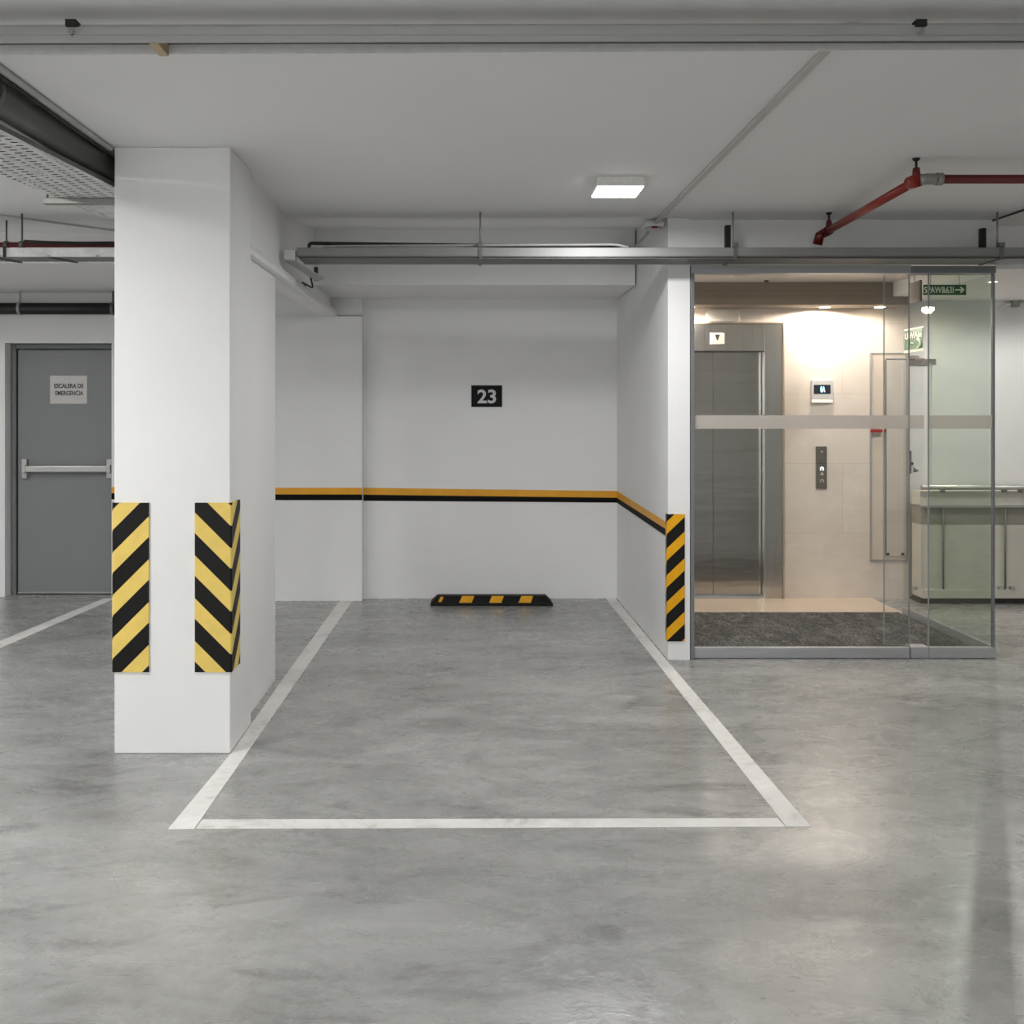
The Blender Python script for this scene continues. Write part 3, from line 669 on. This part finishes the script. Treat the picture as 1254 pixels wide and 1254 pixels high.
MB().box(rx - .012, rx + .022, YG + .032, 7.80, .003, gz, .002).build('base_rail', M['alu'], gs)
mp = PX(847, YG)
tag(MB().box(PX(845, 6.42), x849, 6.405, 6.47, 0.0005, PZ(335.3, YG) - .001, .002).build('glass_jamb', M['alu_dark']), 'slim grey metal jamb between white wall end and glass door', 'jamb')

# green signs inside the lobby
sy = 6.8
g1 = thing('exit_sign', 'long dark green hanging sign with reversed letters and arrow behind the corner glass', 'sign', (PX(1157, sy), sy, PZ(361, sy)))
MB().box(PX(1131, sy), PX(1183, sy), sy, sy + .006, PZ(361, sy), PZ(348.7, sy)).build('plate', M['green_dark'], g1)
MB().box(PX(1130.4, sy), PX(1184, sy), sy + .001, sy + .005, PZ(362, sy), PZ(361.05, sy)).box(PX(1183.05, sy), PX(1184, sy), sy + .001, sy + .005, PZ(361, sy), PZ(348.7, sy)).build('rim', M['sign_ink'], g1)
text('SPAW&63I', .05, PX(1149.8, sy), sy - .001, PZ(355, sy), .001, .0008, width=PX(1168, sy) - PX(1132, sy), height=PZ(351, sy) - PZ(359.2, sy)).build('lettering', M['sign_ink'], g1)
za = PZ(355, sy); y_ = sy - .0015
m = MB().box(PX(1169.5, sy), PX(1179, sy), y_, y_ + .001, za - .005, za + .005)
for sgn in (1, -1): m.prism([(PX(1181.5, sy), y_, za), (PX(1177.2, sy), y_, za + sgn * .022), (PX(1175.3, sy), y_, za + sgn * .018), (PX(1178.3, sy), y_, za)], (0, .001, 0))
m.build('arrow', M['sign_ink'], g1)
for px in (1140, 1175): MB().tube([(PX(px, sy), sy + .003, PZ(348.7, sy)), (PX(px, sy), sy + .003, 2.68)], .003, 8).build('hanger', M['bar'], g1)
pd = thing('hanging_plate', 'thin dark plate hanging edge on at the left end of the long green sign', 'sign', (PX(1128, 6.9), 7.0, PZ(369, 6.9)))
MB().box(PX(1126.4, 6.9), PX(1129.6, 6.9), 6.9, 7.06, PZ(369, 6.9), PZ(342.5, 6.9), .004).build('plate', M['panel_grey'], pd)
MB().tube([(PX(1128, 6.9), 7.0, PZ(342.5, 6.9)), (PX(1128, 6.9), 7.0, 2.679)], .004, 8).build('hanger', M['bar'], pd)
sx_ = rx - .003
ya, yb = 7.77, 7.46
g2 = thing('stair_sign', 'small square green sign with white reversed letters stuck on the return pane', 'sign', (sx_, (ya + yb) / 2, PZ(430, ya)))
MB().box(sx_ - .003, sx_, yb, ya, 2.085, 2.24).build('plate', M['green'], g2)
MB().box(sx_ - .0025, sx_, yb - .012, ya + .012, 2.24, 2.25).box(sx_ - .0025, sx_, yb - .012, ya + .012, 2.065, 2.085).build('rim', M['sign_ink'], g2)
text('UWAjn', .05, sx_ - .0042, (ya + yb) / 2, 2.186, .001, .002, width=.285, height=.062, plane='YZ').build('lettering', M['sign_ink'], g2)
m = MB(); cyy, czz = 7.56, 2.125
pts = []
for i in range(13):
    a = math.radians(100 - i * 16); pts.append((sx_ - .004, cyy - .012 - .055 * math.cos(a) * 1.0, czz + .034 * math.sin(a)))
m.tube(pts, [.004] + [.010] * 11 + [.004], 8)
m.tube([(sx_ - .004, 7.70, 2.117), (sx_ - .004, 7.64, 2.135), (sx_ - .004, 7.59, 2.126)], [.004, .007, .006], 8)
m.build('symbol', M['sign_ink'], g2)

# ------------------------------------------------------------------ barrier along the corridor wall
YQ = 8.25
bx0, bx1 = 3.785, 6.9
br = thing('low_barrier', 'long grey beige low barrier with metal top rail along the corridor wall', 'barrier', ((bx0 + bx1) / 2, YQ, 0))
zq = lambda y: PZ(y, YQ)
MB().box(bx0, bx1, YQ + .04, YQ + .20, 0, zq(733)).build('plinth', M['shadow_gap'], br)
MB().box(bx0, bx1, YQ, YQ + .20, zq(733), zq(722), .004).build('base_band', M['corr'], br)
MB().box(bx0, bx1, YQ + .03, YQ + .20, zq(721.8), zq(643.2)).build('lower_panel', M['corr'], br)
MB().box(bx0, bx1, YQ + .035, YQ + .20, zq(643), zq(622)).build('middle_band', M['corr_dark'], br)
MB().box(bx0, bx1, YQ + .0, YQ + .20, zq(621.8), zq(619.6), .003).build('ledge', M['bar'], br)
MB().box(bx0, bx1, YQ + .05, YQ + .20, zq(619.4), zq(602)).build('upper_panel', M['corr'], br)
MB().tube([(bx0, YQ + .02, zq(597)), (bx1, YQ + .02, zq(597))], .022, 16).build('top_rail', M['bar'], br)
for px in (1156, 1232, 1252, 1310, 1400):
    MB().box(PX(px - 1.5, YQ), PX(px + 1.5, YQ), YQ + .0, YQ + .06, zq(603.5), zq(599.8)).build('rail_bracket', M['grey_mid'], br)
for px in (1156, 1232, 1308):
    MB().tube([(PX(px, YQ), YQ + .012, zq(722)), (PX(px, YQ), YQ + .012, zq(622))], .008, 10).build('post', M['grey_mid'], br)
for px in (1121, 1226, 1240): MB().box(PX(px - 2.5, YQ), PX(px + 2.5, YQ), YQ - .012, YQ + .028, zq(722.2), zq(718.5), .003).build('anchor', M['bar'], br)
cbm = MB().tube([(PX(1222, 8.51), 8.51, PZ(379, 8.51)), (PX(1229, 8.51), 8.51, PZ(377, 8.51)), (PX(1232, 8.51), 8.51, PZ(373, 8.51)), (PX(1240, 8.51), 8.51, PZ(372.5, 8.51)), (6.95, 8.51, PZ(371, 8.51))], .016, 12)
cw = thing('wall_conduit', 'pale conduit with metal clamp high on the corridor wall at the right edge', 'conduit', (PX(1240, 8.51), 8.51, PZ(380, 8.51)))
cbm.build('pipe', M['white_metal'], cw)
MB().box(PX(1223, 8.7), PX(1232, 8.7), 8.47, 8.53, PZ(379, 8.7), PZ(369.5, 8.7), .01).build('clamp', M['galv_pipe'], cw)

# ------------------------------------------------------------------ tray across the top of the picture
ft = thing('cable_channel', 'long grey steel channel hung across the ceiling nearest the viewer', 'cable tray', (0, 3.08, 2.72))
def bar_x(x0, x1, y0, y1, z0a, z1a, z0b, z1b): return MB().hexa([(x0, y0, z0a), (x1, y0, z0b), (x1, y1, z0b), (x0, y1, z0a), (x0, y0, z1a), (x1, y0, z1b), (x1, y1, z1b), (x0, y1, z1a)])
XA = -1.63
def zz(yL, yR, Y):
    zL, zR = PZ(yL, Y), PZ(yR, Y); xL_, xR_ = PX(0, Y), PX(1254, Y); k = (zR - zL) / (xR_ - xL_)
    return zL + k * (XA - xL_), zL + k * (XR - .05 - xL_)
a0, b0 = zz(52.5, 49, 3.03); a1, b1 = zz(33, 30.5, 3.03)
bar_x(XA, XR - .05, 3.03, 3.036, a0, a1, b0, b1).build('front_flange', M['galv'], ft)
am, bm_ = zz(42, 42.5, 3.03)
bar_x(XA, XR - .05, 3.0265, 3.0298, am - .002, am + .002, bm_ - .002, bm_ + .002).build('rib', M['galv'], ft)
a2, b2 = zz(67.5, 60.5, 3.14)
bar_x(XA, XR - .05, 3.14, 3.146, a2, a1 - .004, b2, b1 - .004).build('rear_flange', M['white_metal'], ft)
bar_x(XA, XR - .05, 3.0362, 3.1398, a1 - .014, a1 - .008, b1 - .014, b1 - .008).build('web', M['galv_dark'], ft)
bar_x(XA, XR - .05, 3.05, 3.13, a1 + .001, a1 + .014, b1 + .001, b1 + .014).build('cable', M['conduit_grey'], ft)  # not a real cable: bar added for the shadowed gap above the channel
for px in (88, 1127):
    x = PX(px, 3.03); z = PZ(34, 3.03)
    cl = MB().box(x - .016, x + .016, 3.018, 3.085, z + .002, PZ(25, 3.03)).build('hanger_bracket', M['strut'], ft)
    MB().tube([(x, 3.029, PZ(40, 3.03)), (x, 3.020, PZ(40, 3.03))], .009, 14).build('bolt', M['galv_pipe'], cl)
xw = PX(187, 3.03)
tag(MB().box(xw - .014, xw + .016, 3.0361, 3.1399, PZ(52.5, 3.03) - .002, PZ(52.5, 3.03) + .035, .001).build('timber_block', M['wood']), 'small raw timber block wedged inside the nearest ceiling channel', 'wood block')

# ------------------------------------------------------------------ trunking in front of the lobby
def clamp_strap(x, y0, y1, z0, z1, parent, w=.022):
    m = MB().box(x - w / 2, x + w / 2, y0 - .006, y0 - .0005, z0 - .005, z1 + .012)
    m.box(x - w / 2, x + w / 2, y0 - .006, y1, z0 - .006, z0 - .0008)
    m.box(x - w * .8, x + w * .8, y0 - .012, y0 + .01, z1 + .002, z1 + .03, .004)
    m.tube([(x, y0 - .004, z0 + .012), (x, y0 - .014, z0 + .012)], .008, 12)
    return m.build('clamp', M['galv_dark'], parent)
TY0, TY1, TZ0, TZ1 = 6.10, 6.36, PZ(314.5, 6.1), PZ(303, 6.1)
tt = thing('cable_trunking', 'long grey steel trunking hung in front of the bay and lobby', 'cable tray', (2.0, TY0, TZ0))
m = MB().box(-1.06, XR - .02, TY0, TY1, TZ0, TZ1, .003); m.build('trough', M['galv_mid'], tt)
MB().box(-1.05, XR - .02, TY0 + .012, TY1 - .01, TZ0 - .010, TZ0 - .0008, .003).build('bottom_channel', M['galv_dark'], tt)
MB().box(-1.055, XR - .02, TY0 - .003, TY0 - .0004, TZ0 - .0, TZ0 + .006).build('lip', M['galv_dark'], tt)
for px, yt in ((588, 279), (895, 268), (1216, 268)):
    x = PX(px, 6.2)
    MB().tube([(x, 6.15, TZ1 + .004), (x, 6.15, ZC - .001)], .006, 10).build('hanger_rod', M['galv_pipe'], tt)
    clamp_strap(x, TY0, TY1, TZ0 - .010, TZ1, tt)
for px in (890, 1201):
    x = PX(px, 6.3)
    MB().box(x - .016, x + .016, 6.26, 6.30, TZ1 + .001, PZ(275.5 if px < 1000 else 279, 6.26), .003).build('hanger_strut', M['strut'], tt)
# black cables lying along the trunking
tag(MB().tube([(-1.03 + .03, 6.2, TZ1 + .001), (-1.03 + .03, 6.2, PZ(297.8, 6.2)), (PX(586, 6.2), 6.2, PZ(300.5, 6.2)), (PX(690, 6.2), 6.2, PZ(301.5, 6.2)), (PX(772, 6.2), 6.2, TZ1 + .012)], .011, 10, fillet=.05).build('cable', M['black_cable']), 'dark cable arching out of the trunking left end and lying along its top', 'cable')
tag(MB().tube([(-.90, 6.13, TZ1 + .001), (-.87, 6.13, PZ(301.5, 6.13)), (PX(586, 6.13), 6.13, PZ(300.5, 6.13)), (PX(755, 6.13), 6.13, PZ(299.5, 6.13)), (PX(770, 6.13), 6.13, PZ(303, 6.13))], .008, 10, fillet=.04).build('cable', M['conduit_grey']), 'thin pale grey cable on top of the trunking, lower of the two at left', 'cable')
# end bracket with wire going down to the side beam
eb = thing('end_bracket', 'pale bent bracket at the left end of the trunking on the side beam', 'bracket', (-1.09, 6.15, TZ0))
MB().box(-1.137, -1.07, 6.09, 6.16, PZ(318, 6.1), PZ(306, 6.1), .004).build('plate', M['white_metal'], eb)
MB().prism([(-1.136, 6.12, PZ(318, 6.12)), (-1.07, 6.12, PZ(318, 6.12)), (PX(394, 6.3), 6.38, PZ(340, 6.38)), (PX(386, 6.3), 6.38, PZ(343, 6.38))], (0, .004, -.01)).build('arm', M['galv'], eb)
MB().tube([(PX(387, 6.38), 6.385, PZ(327, 6.38)), (PX(387, 6.38), 6.385, PZ(344, 6.38))], .014, 12).build('hook', M['galv_dark'], eb)
tag(MB().tube([(PX(380.5, 6.4), 6.40, PZ(340, 6.4)), (PX(382, 6.4), 6.45, PZ(352, 6.4)), (-1.112, 6.60, 2.47), (-1.112, 6.75, 2.464)], .006, 8, fillet=.03).build('cable', M['black_cable']), 'thin dark wire dropping from the bracket to the side beam', 'cable')
# small boxed trunking along the foot of the side wall and beam
tg = thing('mini_trunking', 'slim white boxed trunking running along the side wall from the pillar to the back wall', 'conduit', (-1.12, 6.7, 2.415))
MB().box(XW + .012, -1.119, 5.082, 5.9245, 2.4155, 2.462, .003).box(XW + .0, -1.119, 5.925, 8.395, 2.4155, 2.462, .003).build('trough', M['wall'], tg)
MB().box(-1.1188, -1.116, 5.084, 8.394, 2.446, 2.462, .001).build('lid', M['white_metal'], tg)
tag(MB().box(-1.115, -.907, 8.402, 8.424, 2.4155, 2.424).build('conduit_strip', M['conduit_grey']), 'short grey conduit on the ledge of the back wall left corner', 'conduit')

# ------------------------------------------------------------------ ceiling conduit and detectors on the right of the bay
tag(MB().box(1.205, 1.235, 3.16, 6.43, ZC - .018, ZC - .0006, .004).build('ceiling_conduit', M['conduit']), 'pale straight conduit on the ceiling running from the front channel towards the lobby', 'conduit')
tag(MB().tube([(1.22, 6.62, ZC - .012), (1.215, 6.8, ZC - .03), (1.21, 7.2, 2.80), (1.205, 7.46, 2.78)], .010, 10).build('ceiling_conduit', M['conduit_grey']), 'short grey cable sloping from the ceiling detector down behind the trunking', 'cable')
def detector(x, y, z, label):
    t = thing('fire_detector', label, 'detector', (x, y, z - .05))
    MB().box(x - .062, x + .062, y - .07, y + .07, z - .028, z - .0006, .006).build('base', M['white_metal'], t)
    MB().tube([(x, y, z - .0285), (x, y, z - .045)], [.055, .045], 20).build('head', M['conduit'], t)
    MB().box(x - .018, x + .018, y - .058, y - .045, z - .041, z - .030).build('lens', M['red_led'], t)
    return t
dt = detector(1.215, 6.52, ZC, 'white box detector with red lens on the ceiling at the wall top')
dup(dt, (PX(762, 7.5) - 1.215, 7.45 - 6.52, PZ(314, 7.42) - ZC), 'white box detector with red lens just under the trunking by the bay beam')
MB_b = MB().box(PX(762, 7.5) - .05, PX(762, 7.5) + .05, 7.46, 7.549, PZ(313, 7.42), PZ(300, 7.42), .006)
tag(MB_b.build('junction_box', M['conduit']), 'pale junction box on the bay beam just above the lower detector', 'box')

# ------------------------------------------------------------------ red sprinkler pipe
zr = 2.735
pA, pB = Vector((PX(1122, 4.85), 4.85, zr)), Vector((PX(1012, 6.22), 6.22, zr))
rp = thing('sprinkler_pipe', 'red fire pipe bending under the ceiling in front of the lobby', 'pipe', (pA.x, pA.y, zr))
MB().tube([pA, pB], .0235, 18).build('pipe_run', M['red'], rp, label='orange red diagonal run')
MB().tube([Vector((PX(1153, 4.85), 4.85, zr + .008)), Vector((XR - .02, 4.85, zr + .008))], .0215, 18).build('pipe_run', M['red_dark'], rp, label='dark red straight run')
el_ = MB().tube([pA + Vector((.012, -.012, 0)), pA + Vector((.04, -.02, .004)), Vector((PX(1150, 4.85), 4.85, zr + .008))], .027, 18, fillet=.05)
el_.tube([Vector((PX(1146, 4.85), 4.85, zr + .008)), Vector((PX(1153.5, 4.85), 4.85, zr + .008))], .031, 18)
el_.build('elbow', M['galv_pipe'], rp)
MB().tube([pA + Vector((.004, -.02, 0)), pA + Vector((-.010, .05, 0))], .033, 18).build('coupling', M['red'], rp)
dB = (pB - pA).normalized()
MB().tube([pB - dB * .06, pB - dB * .02, pB, pB + Vector((-.035, .02, -.02)), pB + Vector((-.045, .03, -.075))], .030, 16).build('elbow', M['red_dark'], rp)
for base, k in ((pA + Vector((.0, .0, .0)), 1.0), (pB - dB * .05, 1.0)):
    hg = MB().tube([base + Vector((0, 0, .02)), base + Vector((0, 0, .062))], [.02, .016], 14).build('hanger', M['red_dark'], rp)
    MB().tube([base + Vector((0, 0, .062)), Vector((base.x, base.y, ZC - .01))], .006, 10).tube([Vector((base.x, base.y, ZC - .012)), Vector((base.x, base.y, ZC - .001))], [.013, .02], 14).build('hanger_bolt', M['strut'], hg)
tag(MB().tube([(PX(1222, 6.3), 6.36, ZC - .012), (PX(1222, 6.3) + .05, 5.2, ZC - .012), (PX(1222, 6.3) + .09, 4.2, ZC - .012)], .007, 8).build('ceiling_cable', M['black_cable']), 'thin dark cable on the ceiling at the right edge above the trunking', 'cable')

# ------------------------------------------------------------------ left side services
def tray_pt(y, side): return -1.79 + (y - 3.79) * .094 - (.40 if side < 0 else 0)
pt = thing('perforated_tray', 'wide perforated steel cable tray beside the dark pipe at upper left', 'cable tray', (-1.95, 4.0, 2.68))
y0_, y1_, zt = 1.0, 5.5, 2.68
def tray_box(ya_, yb_, sa, sb, z0, z1): 
    return MB().hexa([(tray_pt(ya_, 1) + sa, ya_, z0), (tray_pt(ya_, 1) + sb, ya_, z0), (tray_pt(yb_, 1) + sb, yb_, z0), (tray_pt(yb_, 1) + sa, yb_, z0),
                      (tray_pt(ya_, 1) + sa, ya_, z1), (tray_pt(ya_, 1) + sb, ya_, z1), (tray_pt(yb_, 1) + sb, yb_, z1), (tray_pt(yb_, 1) + sa, yb_, z1)])
tray_box(y0_, y1_, -.40, 0, zt, zt + .0015).build('tray_base', M['perf'], pt)
tray_box(y0_, y1_, -.002, 0, zt + .002, zt + .022).build('side_flange', M['galv_dark'], pt)
tray_box(y0_, y1_, -.40, -.398, zt + .002, zt + .022).build('side_flange', M['galv_dark'], pt)
for yy, bit in ((3.5, 0), (4.97, 1)):
    cr_ = MB().box(tray_pt(yy, 1) - .46, tray_pt(yy, 1) + (.03 if bit else .0), yy, yy + .04, zt - .032, zt - .001, .003).build('cross_support', M['galv_pipe'], pt)
    MB().tube([(tray_pt(yy, 1) - .445, yy + .02, zt - .0), (tray_pt(yy, 1) - .445, yy + .02, ZC - .001)], .006, 10).build('hanger_rod', M['galv_pipe'], cr_)
for i, (s_, r_) in enumerate(((-.09, .014), (-.15, .011), (-.20, .016), (-.27, .012), (-.33, .014))):
    tag(MB().tube([(tray_pt(y, 1) + s_ + .008 * math.sin(y * 3 + i), y, zt + .002 + r_) for y in [y0_ + .05 + k * .3 for k in range(15)]], r_, 8).build('cable', M['black_cable']), 'dark cable lying in the perforated tray', 'cable', 'cables in the perforated tray')
dp = thing('large_pipe', 'thick dark olive pipe running along the ceiling above the perforated tray', 'pipe', (-1.75, 4.0, 2.70))
MB().tube([(-1.80, 1.0, 2.778), (-1.772, 3.6, 2.778), (-1.742, 5.14, 2.778)], .0635, 28).build('barrel', M['duct'], dp)
for yy in (3.62, 4.92):
    MB().tube([(-1.768 + (yy - 3.62) * .018, yy, 2.778), (-1.768 + (yy - 3.62) * .018, yy + .025, 2.778)], .0655, 28).build('clamp', M['galv_dark'], dp)
tag(MB().tube([(-1.68, 1.0, ZC - .014), (-1.675, 4.62, ZC - .014)], .0125, 12).build('ceiling_conduit', M['conduit']), 'pale round conduit on the ceiling beside the thick dark pipe, ending at the pillar', 'conduit')
tag(MB().tube([(-1.70, 1.4, ZC - .03), (-1.692, 3.3, ZC - .032), (-1.70, 3.7, ZC - .022), (-1.690, 4.2, ZC - .034), (-1.685, 4.62, ZC - .033)], .006, 8).build('cable', M['black_cable']), 'thin dark cable drooping between the pale conduit and the thick pipe', 'cable')
# white slotted tray, red pipe and cable behind the pillar on the left
wt = thing('slotted_tray', 'white slotted cable tray running left behind the pillar', 'cable tray', (-3.5, 6.1, PZ(314, 6.1)))
MB().box(XL + .02, -1.28, 6.10, 6.103, PZ(314.5, 6.1), PZ(303.5, 6.1)).build('side_flange', M['perf_side'], wt)
MB().box(XL + .02, -1.28, 6.1035, 6.30, PZ(314.5, 6.1), PZ(314.5, 6.1) + .002).build('tray_base', M['perf_dark'], wt)
MB().box(XL + .02, -1.28, 6.2970, 6.30, PZ(314.5, 6.1) + .0025, PZ(303.5, 6.1)).build('side_flange', M['galv'], wt)
for px in (6,):
    x = PX(px, 6.1)
    MB().box(x - .008, x + .008, 6.09, 6.0995, PZ(315, 6.1), PZ(302, 6.1)).build('splice_plate', M['strut'], wt)
for px in (8, 76): 
    x = PX(px + 16, 6.3); MB().hexa([(x - .09, 6.11, PZ(315, 6.1) - .006), (x - .07, 6.10, PZ(315, 6.1) - .006), (x + .02, 6.30, PZ(315, 6.1) - .006), (x, 6.31, PZ(315, 6.1) - .006),
        (x - .09, 6.11, PZ(315, 6.1)), (x - .07, 6.10, PZ(315, 6.1)), (x + .02, 6.30, PZ(315, 6.1)), (x, 6.31, PZ(315, 6.1))]).build('under_strap', M['galv_dark'], wt)
MB().tube([(PX(27, 6.2), 6.2, PZ(314, 6.1) + .004), (PX(27, 6.2), 6.2, ZC - .001)], .006, 8).build('hanger_rod', M['galv_dark'], wt)
fp = thing('fire_pipe', 'dark red horizontal pipe with clamps above the white slotted tray', 'pipe', (-3.5, 6.4, PZ(300, 6.4)))
MB().tube([(XL + .02, 6.42, PZ(299.2, 6.4)), (-1.28, 6.42, PZ(299.2, 6.4))], .017, 14).build('pipe_run', M['red_dark'], fp)
for px in (8, 27):
    x = PX(px, 6.42); MB().tube([(x - .012, 6.42, PZ(299.2, 6.4)), (x + .012, 6.42, PZ(299.2, 6.4))], .026, 14).tube([(x, 6.42, PZ(299.2, 6.4)), (x, 6.42, ZC)], .006, 8).build('clamp', M['galv_dark'], fp)
tag(MB().tube([(PX(30, 6.36), 6.36, PZ(295.5, 6.36)), (PX(60, 6.36), 6.36, PZ(297, 6.36)), (PX(100, 6.36), 6.36, PZ(297.6, 6.36)), (-1.28, 6.36, PZ(296.5, 6.36))], .010, 8).build('cable', M['black_cable']), 'black cable resting along the dark red pipe behind the pillar', 'cable')
bp = thing('drain_pipe', 'black horizontal pipe on the wall above the grey stair door', 'pipe', (-4.0, 8.45, PZ(385, 8.45)))
MB().tube([(XL + .02, 8.45, PZ(378, 8.45)), (-2.47, 8.45, PZ(378, 8.45))], .050, 20).build('barrel', M['black_pipe'], bp)
x = PX(21.5, 8.4)
MB().tube([(x - .012, 8.45, PZ(378, 8.45)), (x + .012, 8.45, PZ(378, 8.45))], .056, 20).tube([(x, 8.45, PZ(371, 8.45)), (x, 8.45, 2.634)], .008, 10).build('clamp', M['galv'], bp)
x = PX(136, 8.4)
MB().tube([(x - .012, 8.45, PZ(378, 8.45)), (x + .012, 8.45, PZ(378, 8.45))], .056, 20).tube([(x, 8.45, PZ(371, 8.45)), (x, 8.45, 2.634)], .010, 10).build('clamp', M['galv_dark'], bp)
# pale seam conduit on the ceiling at far left
tag(MB().tube([(-3.05, 6.10, ZC - .007), (-2.62, 6.55, ZC - .007), (-2.3, 6.84, ZC - .007)], .006, 8).build('ceiling_cable', M['conduit']), 'pale thin cable slanting over the ceiling at far left', 'cable')

# ------------------------------------------------------------------ camera, world, view
cam = bpy.data.cameras.new('camera'); co = bpy.data.objects.new('camera', cam); COL.objects.link(co)
co.location = (0, 0, H); co.rotation_euler = (math.radians(90), 0, 0)
cam.sensor_width = 36; cam.sensor_fit = 'HORIZONTAL'; cam.lens = 36 * F / 1254
cam.shift_x = (627 - CX) / 1254; cam.shift_y = -(627 - CY) / 1254
cam.clip_start = 0.05
sc = bpy.context.scene; sc.camera = co
w = bpy.data.worlds.new('world'); sc.world = w; w.use_nodes = True
w.node_tree.nodes['Background'].inputs[0].default_value = (.5, .5, .5, 1); w.node_tree.nodes['Background'].inputs[1].default_value = 0.05
sc.view_settings.view_transform = 'Standard'; sc.view_settings.look = 'None'; sc.view_settings.gamma = 1.0; sc.view_settings.use_curve_mapping = False
sc.view_settings.exposure = 0.74
